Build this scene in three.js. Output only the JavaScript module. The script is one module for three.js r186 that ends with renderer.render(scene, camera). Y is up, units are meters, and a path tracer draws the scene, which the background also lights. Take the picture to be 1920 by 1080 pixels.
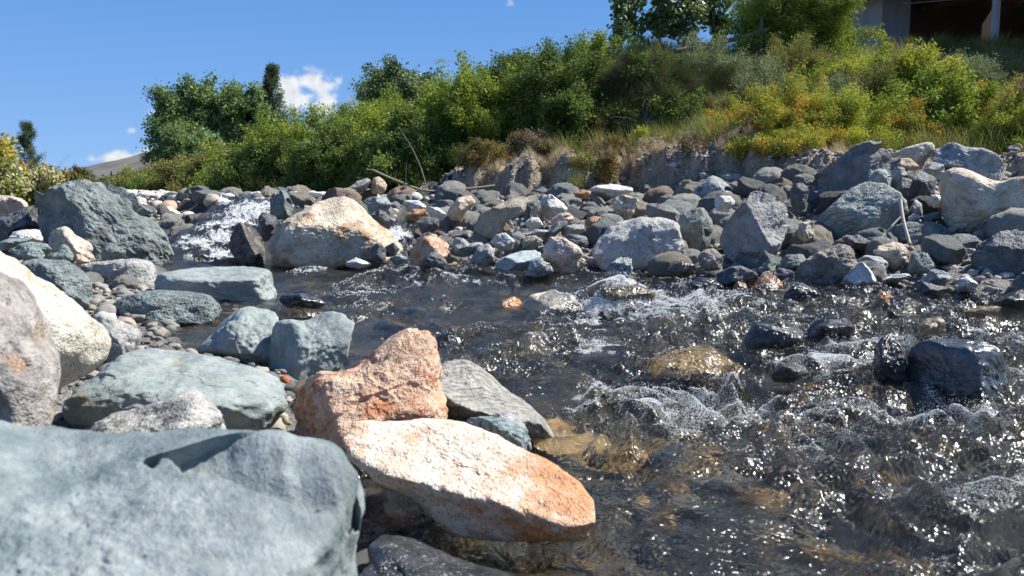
import * as THREE from 'three';
import { mergeGeometries, mergeVertices } from 'three/addons/utils/BufferGeometryUtils.js';
import { createNoise2D, createNoise3D } from 'simplex-noise';

// ---------------------------------------------------------------- camera, sky, sun, exposure
const scene = new THREE.Scene();
const EYE = new THREE.Vector3(0, 0.6, 0);                       // a phone held low over the water
const camera = new THREE.PerspectiveCamera(40, 16 / 9, 0.05, 4000);
camera.position.copy(EYE);
camera.rotation.x = -Math.atan(160 / (540 / Math.tan(THREE.MathUtils.degToRad(20))));
camera.focus = 3.6;
camera.userData.fStop = 7;
scene.add(camera);

const renderer = new THREE.WebGLRenderer({ antialias: true });
renderer.setSize(1024, 576);
renderer.toneMapping = THREE.LinearToneMapping;
renderer.toneMappingExposure = 1.75;
renderer.shadowMap.enabled = true;

const SUN = new THREE.Vector3(0.61, 0.76, -0.19).normalize();
const sun = new THREE.DirectionalLight(new THREE.Color(1, 0.955, 0.88), 5);
sun.position.copy(SUN).multiplyScalar(60);
sun.castShadow = true;
sun.shadow.mapSize.set(4096, 4096);
Object.assign(sun.shadow.camera, { left: -25, right: 25, top: 25, bottom: -25, near: 1, far: 140 });
sun.shadow.radius = 1;
scene.add(sun, sun.target);

function rng(seed) { let a = seed >>> 0; return () => { a = (a + 0x6d2b79f5) | 0; let t = Math.imul(a ^ (a >>> 15), 1 | a); t = (t + Math.imul(t ^ (t >>> 7), 61 | t)) ^ t; return ((t ^ (t >>> 14)) >>> 0) / 4294967296; }; }
const n2 = createNoise2D(rng(11)), n3 = createNoise3D(rng(12));
const { clamp, lerp, smoothstep } = THREE.MathUtils;
const fbm2 = (x, y, o = 4, g = 0.5) => { let s = 0, a = 1, k = 0; for (let i = 0; i < o; i++) { s += a * n2(x, y); k += a; a *= g; x = x * 2.03 + 7.1; y = y * 2.03 + 3.7; } return s / k; };
const fbm3 = (x, y, z, o = 4, g = 0.5) => { let s = 0, a = 1, k = 0; for (let i = 0; i < o; i++) { s += a * n3(x, y, z); k += a; a *= g; x = x * 2.03 + 7.1; y = y * 2.03 + 3.7; z = z * 2.03 + 1.3; } return s / k; };

function makeSky() {                                            // clear air, a pale horizon, a few small cumulus clouds
  const W = 3072, H = 1536, data = new Float32Array(W * H * 4);
  const clouds = [];                                            // azimuth from -z towards +x, elevation, half width, half height (radians), density
  const add = (az, el, rx, ry, k = 1) => clouds.push([az, el, rx, ry, k]);
  add(-0.268, 0.128, 0.034, 0.028); add(-0.24, 0.142, 0.026, 0.022); add(-0.285, 0.112, 0.022, 0.014, 0.9); add(-0.228, 0.122, 0.018, 0.024, 0.9);
  add(-0.452, 0.048, 0.036, 0.011); add(-0.422, 0.052, 0.025, 0.012); add(-0.42, 0.1, 0.007, 0.006, 0.9); add(-0.44, 0.08, 0.006, 0.003, 0.5);
  add(0.0, 0.232, 0.005, 0.012, 0.35); add(0.002, 0.215, 0.006, 0.006, 0.3);
  const r = rng(5);
  for (let i = 0; i < 26; i++) add(0.75 + r() * 4.75, 0.05 + r() * 0.28, 0.03 + r() * 0.09, 0.012 + r() * 0.03);
  const top = [0.028, 0.085, 0.235], mid = [0.068, 0.2, 0.485], low = [0.23, 0.365, 0.54], ground = [0.12, 0.11, 0.09];
  for (let y = 0; y < H; y++) {
    const el = ((y + 0.5) / H - 0.5) * Math.PI, s = Math.sin(el);
    const near = clouds.filter((c) => Math.abs(el - c[1]) < c[3] * 2.4);
    for (let x = 0; x < W; x++) {
      const lon = ((x + 0.5) / W - 0.5) * 2 * Math.PI, dx = Math.cos(lon) * Math.cos(el), dz = Math.sin(lon) * Math.cos(el);
      const o = (y * W + x) * 4;
      const t = Math.max(0, s), a = Math.pow(1 - t, 7) * 0.9, b = smoothstep(t, 0, 0.8);
      const c = Math.max(0, dx * SUN.x + s * SUN.y + dz * SUN.z), glow = 0.13 * Math.pow(c, 6) + 0.6 * Math.pow(c, 60);
      for (let k = 0; k < 3; k++) {
        let v = lerp(mid[k], top[k], b); v = lerp(v, low[k], a);
        v += glow * [0.9, 0.95, 1][k] * 0.55;
        if (s < 0) v = lerp(v, ground[k], smoothstep(-s, 0, 0.02));
        data[o + k] = v;
      }
      if (near.length) {
        const az = Math.atan2(dx, -dz);
        let d = -9;
        for (const [ca, ce, rx, ry, k] of near) {
          let da = az - ca; da = Math.atan2(Math.sin(da), Math.cos(da));
          const q = Math.hypot(da / rx, (el - ce) / (el < ce ? ry * 0.75 : ry));
          if (q < 2.2) d = Math.max(d, k * (1.15 - q));
        }
        if (d > -1.1) {
          const n = fbm3(dx * 34, s * 44, dz * 34, 5, 0.55);
          const m = smoothstep(d + n * 0.85, 0.12, 0.75), lit = 0.86 + 0.2 * fbm3(dx * 60 + 5, s * 80, dz * 60, 3);
          for (let k = 0; k < 3; k++) data[o + k] = lerp(data[o + k], [0.57, 0.59, 0.61][k] * lit, m * 0.95);
        }
      }
      data[o + 3] = 1;
    }
  }
  const t = new THREE.DataTexture(data, W, H, THREE.RGBAFormat, THREE.FloatType);
  t.mapping = THREE.EquirectangularReflectionMapping; t.magFilter = THREE.LinearFilter; t.needsUpdate = true;
  return t;
}
const sky = makeSky();
scene.background = sky;
scene.environment = sky;

// ---------------------------------------------------------------- helpers
const taken = {};
function numbered(name) { const k = taken[name] = (taken[name] ?? -1) + 1; return k ? name + '_' + String(k).padStart(3, '0') : name; }
function tag(o, label, category, group, kind) { Object.assign(o.userData, label && { label }, category && { category }, group && { group }, kind && { kind }); return o; }
function put(name, o, label, category, group) { o.name = numbered(name); tag(o, label, category, group); scene.add(o); return o; }
function structure(name, geometry, material) { const m = new THREE.Mesh(geometry, material); m.name = numbered(name); m.userData.kind = 'structure'; scene.add(m); return m; }
function part(name, geometry, material, parent) { const m = new THREE.Mesh(geometry, material); m.name = name; parent.add(m); return m; }
const piece = (table, x) => { if (x <= table[0][0]) return table[0][1]; for (let i = 1; i < table.length; i++) if (x <= table[i][0]) { const [a, b] = [table[i - 1], table[i]]; return lerp(a[1], b[1], (x - a[0]) / (b[0] - a[0])); } return table[table.length - 1][1]; };
const rgb = (r, g, b) => new THREE.Color().setRGB(r, g, b);

// tiling grain textures, grey: how the minerals of a stone vary
function periodic(size, cells, seed) {
  const r = rng(seed), g = Array.from({ length: cells * cells }, r), out = new Float32Array(size * size);
  for (let y = 0; y < size; y++) for (let x = 0; x < size; x++) {
    const fx = x / size * cells, fy = y / size * cells, ix = Math.floor(fx), iy = Math.floor(fy), tx = fx - ix, ty = fy - iy, sx = tx * tx * (3 - 2 * tx), sy = ty * ty * (3 - 2 * ty);
    const at = (i, j) => g[((iy + j) % cells) * cells + (ix + i) % cells];
    out[y * size + x] = lerp(lerp(at(0, 0), at(1, 0), sx), lerp(at(0, 1), at(1, 1), sx), sy);
  }
  return out;
}
function layers(size, list, seed) { const out = new Float32Array(size * size); let k = 0; list.forEach(([cells, w], i) => { const p = periodic(size, cells, seed + i); for (let j = 0; j < out.length; j++) out[j] += w * p[j]; k += w; }); return out.map((v) => v / k); }
function greyTexture(size, values, srgb) {
  const d = new Uint8Array(size * size * 4);
  for (let i = 0; i < size * size; i++) { const v = clamp(Math.round(values[i] * 255), 0, 255); d[i * 4] = d[i * 4 + 1] = d[i * 4 + 2] = v; d[i * 4 + 3] = 255; }
  const t = new THREE.DataTexture(d, size, size); t.wrapS = t.wrapT = THREE.RepeatWrapping; t.magFilter = THREE.LinearFilter; t.needsUpdate = true;
  return t;
}
function stoneTextures(seed, speck, strength) {
  const S = 512, base = layers(S, [[16, 1], [32, 0.9], [64, 0.8], [128, 0.8], [256, 0.6]], seed), flecks = layers(S, [[90, 1], [190, 0.8]], seed + 20);
  const colour = base.map((v, i) => { let c = 0.86 + (v - 0.5) * strength; const f = flecks[i]; if (f > 0.66) c -= speck * smoothstep(f, 0.66, 0.76); if (f < 0.3) c += speck * 0.35 * smoothstep(0.3 - f, 0, 0.1); return c; });
  const bump = base.map((v, i) => v * 0.8 + flecks[i] * 0.2);
  return { map: greyTexture(S, colour), bump: greyTexture(S, bump) };
}
const FINE = stoneTextures(100, 0.16, 0.5), SPECK = stoneTextures(140, 0.5, 0.6), ROUGH = stoneTextures(180, 0.22, 0.75);
// ---------------------------------------------------------------- the lie of the land (d = metres upstream, x = metres to the side)
const LEFT_SHORE = [[-1, 0.05], [0.4, -0.1], [1.27, -0.24], [2.1, -0.5], [2.6, -0.65], [2.95, -1.2], [3.6, -1.5], [4.4, -1.4], [5.5, -1.9], [6.6, -2.98], [7.5, -3.15], [9, -3.3], [12, -6]];
const BAR_SHORE = [[-2.0, 6.3], [-0.8, 6.05], [0.5, 5.55], [1.1, 5.0], [1.9, 4.9], [2.5, 4.7], [2.8, 4.3], [4, 3.6]];
const CREST = [[-3, 9.3], [1.5, 9.5], [3, 7.7], [6, 7.2]];
const CHANNEL = [[5.5, -2.0], [6.3, -2.5], [7, -2.72], [8, -2.72], [8.7, -2.78], [9.5, -3.1], [12, -5.2], [20, -11], [32, -20]];
const FALL = [[5.8, 0.1], [6.5, 0.12], [7, 0.22], [7.6, 0.36], [8.05, 0.42], [8.45, 0.55], [9, 0.6], [12, 0.66], [32, 0.9]];
const BANK = [[-60, 88], [-25, 45], [-14, 30], [-6, 18], [-2, 12], [-0.8, 10.4], [0.5, 10], [2, 9.3], [3, 8.4], [6, 8]];
const HILL = [[-30, 0.12], [-14, 0.2], [-8, 0.3], [-3, 0.55], [0, 1], [10, 1]];
function waterLevel(x, d) {
  let w = piece([[0, 0], [3, 0.0], [3.6, 0.03], [4.6, 0.06], [5.4, 0.095], [6, 0.1]], d);
  if (d > 5.8) { const s = smoothstep(Math.abs(x - piece(CHANNEL, d)), 0.2, 1.1); w = lerp(piece(FALL, d), 0.1 + (d - 5.8) * 0.1, d < 9 ? s : 0); }
  if (d > 5.9 && x > -1.6) w = 0.1 + smoothstep(1 - Math.abs(x + 1.02) / 0.3, 0, 0.5) * (d - 5.9) * 0.2;
  return w;
}
function ground(x, z) {
  const d = -z, xl = piece(LEFT_SHORE, d), ds = piece(BAR_SHORE, x), dc = piece(CREST, x);
  const bed = -0.13 + piece([[0, 0], [3, 0], [6, 0.1]], d) + 0.05 * n2(x * 1.7, z * 1.7) + 0.03 * n2(x * 5, z * 5);
  // stony bar on the right, climbing away from the water
  const t = (d - ds) / (dc - ds);
  const bar = t < 0 ? -0.13 : 0.04 + (0.6 + 0.16 * smoothstep(x, 1.4, 3.2)) * (t < 1 ? t : 1 + (d - dc) * 0.012);
  let h = lerp(bed, bar, smoothstep(d, ds - 0.7, ds + 0.25));
  // left bank of heaped stones
  const left = 0.03 + clamp((xl - x) * 0.1, 0, 0.3) + clamp((d - 6.4) * 0.14, 0, 0.5);
  h = lerp(h, left, smoothstep(xl - x, -0.18, 0.15));
  // the channel of the cascade and the trickle beside it
  if (d > 5.6) { const c = Math.abs(x - piece(CHANNEL, d)); h = lerp(h, piece(FALL, d) - 0.08, 1 - smoothstep(c, 0.22, 0.5)); }
  if (d > 5.9 && d < 7.6) h = lerp(h, 0.06 + (d - 5.9) * 0.2, 1 - smoothstep(Math.abs(x + 1.02), 0.06, 0.2));
  // cut bank, shelf and slope
  const dB = piece(BANK, x) + 0.26 * n2(x * 1.1, 3) + 0.12 * n2(x * 3.3, 9) + 0.05 * n2(x * 9, 4), s = (d - dB) * (x < -0.8 ? 0.55 : 1), k = piece(HILL, x);
  if (s > -0.2) {
    const cut = (0.46 + 0.1 * n2(x * 1.7, 21)) * smoothstep(x, -1.7, -0.4) * (1 - 0.5 * smoothstep(x, 2.4, 3.6));
    h += cut * smoothstep(s + 0.12 * n2(x * 5, d * 5), 0, 0.42) + 0.14 * clamp(s / 2, 0, 1) + 2.3 * k * smoothstep(s, 2.2, 7.8) * (0.9 + 0.1 * n2(x * 0.5, d * 0.5));
    h += 0.05 * n2(x * 2.2, d * 2.2) * smoothstep(s, 0, 1) + (0.05 * n2(x * 6, d * 6) + 0.05 * n2(x * 13, d * 13)) * smoothstep(s, -0.1, 0.1);
  }
  return h + 0.012 * n2(x * 9, z * 9);
}
function graded(from, to, fine0, fine1, step, grow) {
  const out = [];
  let s = step; for (let v = fine0; v > from; v -= s) { out.unshift(v); if (v < fine0) s *= grow; } out.unshift(from);
  for (let v = fine0 + step; v < fine1; v += step) out.push(v);
  s = step; for (let v = fine1; v < to; v += s, s *= grow) out.push(v); out.push(to);
  return out;
}
function sheet(xs, zs, height) {
  const nx = xs.length, nz = zs.length, p = new Float32Array(nx * nz * 3), uv = new Float32Array(nx * nz * 2), index = [];
  for (let j = 0; j < nz; j++) for (let i = 0; i < nx; i++) {
    const k = j * nx + i; p[k * 3] = xs[i]; p[k * 3 + 1] = height(xs[i], zs[j]); p[k * 3 + 2] = zs[j]; uv[k * 2] = xs[i]; uv[k * 2 + 1] = zs[j];
    if (i && j) { const a = k - nx - 1, b = k - nx, c = k - 1; index.push(a, c, b, b, c, k); }
  }
  const g = new THREE.BufferGeometry();
  g.setAttribute('position', new THREE.BufferAttribute(p, 3)); g.setAttribute('uv', new THREE.BufferAttribute(uv, 2)); g.setIndex(index); g.computeVertexNormals();
  return g;
}
function colourise(g, f) {
  const p = g.attributes.position, c = new Float32Array(p.count * 3);
  for (let i = 0; i < p.count; i++) { const v = f(p.getX(i), p.getY(i), p.getZ(i), i); c[i * 3] = v[0]; c[i * 3 + 1] = v[1]; c[i * 3 + 2] = v[2]; }
  g.setAttribute('color', new THREE.BufferAttribute(c, 3));
  return g;
}
const mix3 = (a, b, t) => [lerp(a[0], b[0], t), lerp(a[1], b[1], t), lerp(a[2], b[2], t)];
{
  const zs = graded(-700, 6, -13.5, 1, 0.055, 1.07), xs = graded(-420, 420, -4.2, 6.2, 0.055, 1.08);
  const g = sheet(xs, zs, ground);
  colourise(g, (x, y, z) => {
    const d = -z, n = fbm2(x * 1.3, z * 1.3, 4), f = fbm2(x * 11, z * 11, 3), s = d - piece(BANK, x);
    const wetBed = mix3(mix3([0.05, 0.058, 0.063], [0.115, 0.11, 0.095], smoothstep(n + f * 0.5, -0.5, 0.7)), [0.55, 0.38, 0.15], smoothstep(f * 0.5 + 1 - Math.hypot(x - 0.3, d - 2.0) / 0.32, 0.2, 0.6));  // golden bed patch, coloured brighter in place of sunlight the water blocks
    const gravel = mix3([0.15, 0.142, 0.13], [0.3, 0.285, 0.26], smoothstep(f + n * 0.4, -0.6, 0.7));
    const soil = mix3([0.13, 0.1, 0.075], [0.24, 0.19, 0.13], smoothstep(n + f * 0.5, -0.6, 0.6));
    const dry = mix3(soil, [0.42, 0.36, 0.26], smoothstep(f, -0.3, 0.5) * 0.8);
    const cutSoil = mix3([0.32, 0.26, 0.19], [0.5, 0.42, 0.31], smoothstep(f + n, -0.6, 0.6));
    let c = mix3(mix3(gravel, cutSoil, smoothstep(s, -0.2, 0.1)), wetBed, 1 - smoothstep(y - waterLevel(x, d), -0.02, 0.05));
    c = mix3(c, dry, smoothstep(s, 0.6, 1.4));
    return c;
  });
  const m = new THREE.MeshStandardMaterial({ vertexColors: true, roughness: 0.95, bumpScale: 0.02 });
  m.map = ROUGH.map.clone(); m.map.repeat.set(1.6, 1.6); m.bumpMap = ROUGH.bump.clone(); m.bumpMap.repeat.set(1.6, 1.6); m.bumpScale = 0.05;
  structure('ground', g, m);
}
// a bare hill far up the valley
{
  const g = sheet(graded(-420, 20, -330, -110, 6, 1.2), graded(-620, -250, -460, -330, 8, 1.3), (x, z) => {
    const cx = (x + 190) / (x < -190 ? 75 : 120), cz = (z + 430) / 95, r = Math.hypot(cx, cz);
    return -2 + 32 * Math.pow(Math.max(0, 1 - r), 0.85) + (3 * fbm2(x * 0.02, z * 0.02, 5)) * smoothstep(1 - r, 0, 0.4);
  });
  colourise(g, (x, y, z) => mix3([0.075, 0.078, 0.072], [0.15, 0.14, 0.125], smoothstep(fbm2(x * 0.06, z * 0.06, 5), -0.5, 0.5)));
  structure('hill', g, new THREE.MeshStandardMaterial({ vertexColors: true, roughness: 1 }));
}

// ---------------------------------------------------------------- water
const rough = (x, d) => {                                        // how broken the surface is
  let r = 0.52 + 0.5 * n2(x * 1.3 + 4 - d * 0.25, d * 0.6);
  r += 0.3 * smoothstep(x, 0.2, 1.0) * (1 - smoothstep(d, 4, 4.8));
  for (const [cx, cd, cr, k] of FOAM) { const q = Math.hypot(x - cx, (d - cd) * 1.2) / cr; if (q < 1.6) r += k * 0.6 * (1 - smoothstep(q, 0.4, 1.6)); }
  r *= 1 - 0.9 * smoothstep(-0.72 - x, 0, 0.2) * (1 - smoothstep(d, 3.7, 4.2));
  return clamp(r, d > 3.7 || x > -0.72 ? 0.24 : 0.06, 1.12);
};
const FOAM = [[-2.65, 8.25, 0.5, 1.1], [-2.7, 7.7, 0.42, 0.85], [-2.65, 7.1, 0.5, 0.85], [-2.45, 6.65, 0.45, 0.7], [-1.02, 6.9, 0.3, 1], [-1.0, 6.4, 0.25, 0.8], [0.8, 4.15, 0.5, 1.25], [0.45, 4.0, 0.35, 0.8], [0.5, 2.2, 0.36, 1.05], [0.85, 2.05, 0.45, 0.75], [1.5, 3.1, 0.5, 0.8], [1.15, 2.75, 0.4, 0.7], [2.1, 3.3, 0.5, 0.7], [1.25, 2.15, 0.35, 0.8], [0.3, 3.3, 0.4, 0.5], [1.0, 1.5, 0.4, 0.6], [0.85, 1.15, 0.3, 0.5], [1.9, 2.4, 0.5, 0.7], [-0.5, 5.2, 0.5, 0.4]];
const SUBMERGED = [];                                            // boulders that the current humps over: x, d, radius, lift
function ripples(x, d) {
  const r = rough(x, d);
  const wx = x + 0.12 * n2(x * 2.1, d * 2.1 + 9), wd = d + 0.12 * n2(x * 2.1 + 5, d * 2.1);
  const fx = wx * 0.9 + wd * 0.44, fd = (wd * 0.9 - wx * 0.44) * 0.62;          // across and along the current: ripples are drawn out downstream
  const ridge = (f, ox) => 1 - Math.abs(n2(fx * f + ox, fd * f + ox * 0.7)) * 2;
  return r * (0.03 * n2(wx * 1.5, wd * 1.9) + 0.022 * ridge(2.3, 3) + 0.026 * n2(fx * 5 + 8, fd * 5.6) + 0.017 * ridge(5.5, 11) + 0.0185 * n2(fx * 11, fd * 11 + 3) + 0.0078 * n2(fx * 21 + 5, fd * 21));
}
function waterSurface(x, d) {
  let h = waterLevel(x, d) + ripples(x, d);
  for (const [sx, sd, sr, lift] of SUBMERGED) { const q = Math.hypot(x - sx, d - sd) / sr; if (q < 1) h = Math.max(h, waterLevel(x, d) + lift * (1 - q * q) + ripples(x, d) * 0.35); }
  return h;
}
function waterMaterial() {
  const S = 512, v = layers(S, [[10, 1], [22, 0.9], [44, 0.7], [88, 0.5]], 300);
  const bump = greyTexture(S, v); bump.repeat.set(2.2, 2.2);
  return new THREE.MeshPhysicalMaterial({ color: rgb(0.93, 0.97, 0.97), roughness: 0.2, transmission: 1, thickness: 0.1, ior: 1.333, bumpMap: bump, bumpScale: 0.016 });
}
// ---------------------------------------------------------------- stones
// base and alternate colour, stain colour and how much of it, grain, gloss
const STONE = {
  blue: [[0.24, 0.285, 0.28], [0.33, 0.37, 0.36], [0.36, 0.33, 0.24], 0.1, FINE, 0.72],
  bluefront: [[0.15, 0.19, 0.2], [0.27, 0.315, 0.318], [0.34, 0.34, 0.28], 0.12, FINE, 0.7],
  bluedark: [[0.145, 0.177, 0.178], [0.24, 0.275, 0.27], [0.07, 0.085, 0.09], 0.3, ROUGH, 0.7],
  bluestripe: [[0.2, 0.26, 0.26], [0.27, 0.33, 0.33], [0.07, 0.09, 0.1], 0.45, FINE, 0.5],
  bluegrey: [[0.25, 0.28, 0.29], [0.4, 0.425, 0.43], [0.1, 0.11, 0.12], 0.25, ROUGH, 0.8],
  bluewhite: [[0.36, 0.42, 0.43], [0.48, 0.53, 0.53], [0.24, 0.28, 0.29], 0.2, FINE, 0.75],
  teal: [[0.17, 0.22, 0.22], [0.27, 0.32, 0.31], [0.1, 0.12, 0.12], 0.25, ROUGH, 0.8],
  tealgrey: [[0.17, 0.195, 0.18], [0.26, 0.28, 0.255], [0.11, 0.12, 0.11], 0.25, ROUGH, 0.85],
  tealwhite: [[0.3, 0.345, 0.33], [0.46, 0.48, 0.46], [0.14, 0.16, 0.16], 0.3, ROUGH, 0.8],
  granite: [[0.56, 0.52, 0.43], [0.66, 0.62, 0.53], [0.42, 0.32, 0.17], 0.22, SPECK, 0.85],
  granitegrey: [[0.43, 0.425, 0.395], [0.54, 0.53, 0.5], [0.26, 0.26, 0.25], 0.2, SPECK, 0.85],
  speckled: [[0.34, 0.34, 0.32], [0.5, 0.49, 0.46], [0.16, 0.16, 0.16], 0.3, SPECK, 0.85],
  lilac: [[0.26, 0.24, 0.225], [0.42, 0.39, 0.36], [0.12, 0.12, 0.13], 0.35, ROUGH, 0.8],
  grey: [[0.31, 0.31, 0.3], [0.45, 0.445, 0.43], [0.15, 0.15, 0.15], 0.25, ROUGH, 0.85],
  greydark: [[0.17, 0.174, 0.177], [0.26, 0.262, 0.262], [0.24, 0.24, 0.24], 0.12, ROUGH, 0.8],
  greyfacet: [[0.27, 0.27, 0.265], [0.4, 0.395, 0.385], [0.4, 0.39, 0.37], 0.15, ROUGH, 0.85],
  striated: [[0.28, 0.31, 0.28], [0.42, 0.445, 0.41], [0.15, 0.17, 0.16], 0.3, ROUGH, 0.8],
  streaked: [[0.29, 0.29, 0.26], [0.43, 0.42, 0.37], [0.13, 0.13, 0.11], 0.42, SPECK, 0.5],
  slate: [[0.09, 0.094, 0.1], [0.16, 0.165, 0.17], [0.2, 0.2, 0.2], 0.12, ROUGH, 0.6],
  slatefacet: [[0.09, 0.1, 0.108], [0.16, 0.175, 0.18], [0.05, 0.055, 0.06], 0.25, ROUGH, 0.6],
  slatewet: [[0.028, 0.03, 0.034], [0.06, 0.063, 0.065], [0.09, 0.075, 0.045], 0.15, ROUGH, 0.18],
  slateblue: [[0.045, 0.058, 0.07], [0.075, 0.092, 0.105], [0.05, 0.06, 0.07], 0.25, FINE, 0.28],
  darkbrown: [[0.085, 0.075, 0.068], [0.2, 0.185, 0.17], [0.3, 0.28, 0.25], 0.2, ROUGH, 0.7],
  pinkbrown: [[0.57, 0.365, 0.25], [0.68, 0.5, 0.37], [0.46, 0.17, 0.07], 0.42, ROUGH, 0.8],
  pinkslab: [[0.7, 0.53, 0.41], [0.78, 0.69, 0.57], [0.58, 0.22, 0.06], 0.3, SPECK, 0.6],
  pinkwhite: [[0.56, 0.44, 0.36], [0.64, 0.56, 0.48], [0.4, 0.23, 0.14], 0.3, ROUGH, 0.85],
  pinkgrey: [[0.32, 0.27, 0.235], [0.42, 0.36, 0.32], [0.22, 0.19, 0.17], 0.25, SPECK, 0.8],
  peach: [[0.5, 0.38, 0.27], [0.6, 0.48, 0.36], [0.36, 0.22, 0.13], 0.3, ROUGH, 0.85],
  tan: [[0.54, 0.45, 0.33], [0.7, 0.625, 0.5], [0.44, 0.26, 0.14], 0.36, ROUGH, 0.85],
  tangrey: [[0.34, 0.305, 0.24], [0.46, 0.42, 0.34], [0.24, 0.2, 0.15], 0.2, ROUGH, 0.85],
  tanwhite: [[0.47, 0.42, 0.34], [0.6, 0.55, 0.47], [0.3, 0.24, 0.17], 0.25, SPECK, 0.85],
  tanwet: [[0.26, 0.19, 0.1], [0.36, 0.28, 0.17], [0.15, 0.1, 0.05], 0.3, ROUGH, 0.22],
  brownrough: [[0.22, 0.19, 0.16], [0.36, 0.32, 0.28], [0.14, 0.12, 0.1], 0.3, ROUGH, 0.9],
  brownwet: [[0.1, 0.08, 0.05], [0.19, 0.15, 0.09], [0.26, 0.15, 0.06], 0.2, ROUGH, 0.2],
  golden: [[0.46, 0.27, 0.085], [0.58, 0.41, 0.2], [0.16, 0.11, 0.05], 0.35, ROUGH, 0.2],
  cream: [[0.5, 0.47, 0.37], [0.62, 0.58, 0.48], [0.34, 0.3, 0.22], 0.2, SPECK, 0.85],
  white: [[0.58, 0.575, 0.55], [0.72, 0.71, 0.68], [0.34, 0.34, 0.33], 0.2, ROUGH, 0.85],
  orange: [[0.42, 0.22, 0.115], [0.52, 0.34, 0.22], [0.28, 0.12, 0.06], 0.3, ROUGH, 0.8],
  orangewet: [[0.48, 0.2, 0.06], [0.56, 0.33, 0.16], [0.28, 0.09, 0.03], 0.3, ROUGH, 0.22],
  redstone: [[0.42, 0.11, 0.05], [0.48, 0.16, 0.08], [0.3, 0.07, 0.04], 0.2, FINE, 0.6],
};
const stoneMaterials = {};
function stoneMaterial(kind, tile) {
  const key = kind + tile;
  if (!stoneMaterials[key]) {
    const [, , , , tex, gloss] = STONE[kind], m = new THREE.MeshPhysicalMaterial({ vertexColors: true, roughness: gloss, bumpScale: tile * (tex === FINE ? 0.011 : tex === SPECK ? 0.025 : 0.035), specularIntensity: 0.6 });
    m.map = tex.map.clone(); m.bumpMap = tex.bump.clone(); m.map.repeat.set(1 / tile, 1 / tile); m.bumpMap.repeat.set(1 / tile, 1 / tile);
    if (gloss < 0.3) { m.specularIntensity = 1; m.clearcoat = 0.4; m.clearcoatRoughness = 0.12; }
    stoneMaterials[key] = m;
  }
  return stoneMaterials[key];
}
const spheres = {};
function sphere(detail) {
  if (!spheres[detail]) { const g = new THREE.IcosahedronGeometry(1, detail); g.deleteAttribute('uv'); g.deleteAttribute('normal'); spheres[detail] = mergeVertices(g, 1e-5); }
  return spheres[detail];
}
// the radius of a worn polyhedron in each direction
function polyhedron(seed, sharp, facets, spread = 1) {
  const r = rng(seed), planes = facets.map((f) => [...new THREE.Vector3(f[0], f[1], f[2]).normalize().toArray(), f[3]]), n = 13;
  for (let i = 0; i < n; i++) {
    const y = 1 - 2 * (i + 0.5) / n, a = i * 2.39996 + r() * 0.9, q = Math.sqrt(1 - y * y), v = new THREE.Vector3(Math.cos(a) * q, y, Math.sin(a) * q).add(new THREE.Vector3(r() - 0.5, r() - 0.5, r() - 0.5).multiplyScalar(0.7)).normalize();
    if (facets.some((f) => v.x * f[0] + v.y * f[1] + v.z * f[2] > 0.72 * Math.hypot(f[0], f[1], f[2]))) continue;
    planes.push([v.x, v.y, v.z, 0.8 + r() * 0.22 * spread]);
  }
  return (x, y, z) => {
    let s = 0;
    for (const [a, b, c, o] of planes) { const k = a * x + b * y + c * z; if (k > 0.05) s += Math.exp(-sharp * Math.min(o / k, 3)); }
    return s > 1e-12 ? Math.min(-Math.log(s) / sharp, 1.25) : 1.25;
  };
}
function boxUv(g) {                                              // uv in metres from the axis each face looks along
  g = g.toNonIndexed();
  const p = g.attributes.position, uv = new Float32Array(p.count * 2), a = new THREE.Vector3(), b = new THREE.Vector3(), c = new THREE.Vector3();
  for (let i = 0; i < p.count; i += 3) {
    a.fromBufferAttribute(p, i); b.fromBufferAttribute(p, i + 1); c.fromBufferAttribute(p, i + 2);
    const n = b.clone().sub(a).cross(c.clone().sub(a)), x = Math.abs(n.x), y = Math.abs(n.y), z = Math.abs(n.z);
    [a, b, c].forEach((v, k) => { const [s, t] = x > y && x > z ? [v.z, v.y] : y > z ? [v.x, v.z] : [v.x, v.y]; uv[(i + k) * 2] = s; uv[(i + k) * 2 + 1] = t; });
  }
  g.setAttribute('uv', new THREE.BufferAttribute(uv, 2));
  return g;
}
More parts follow.
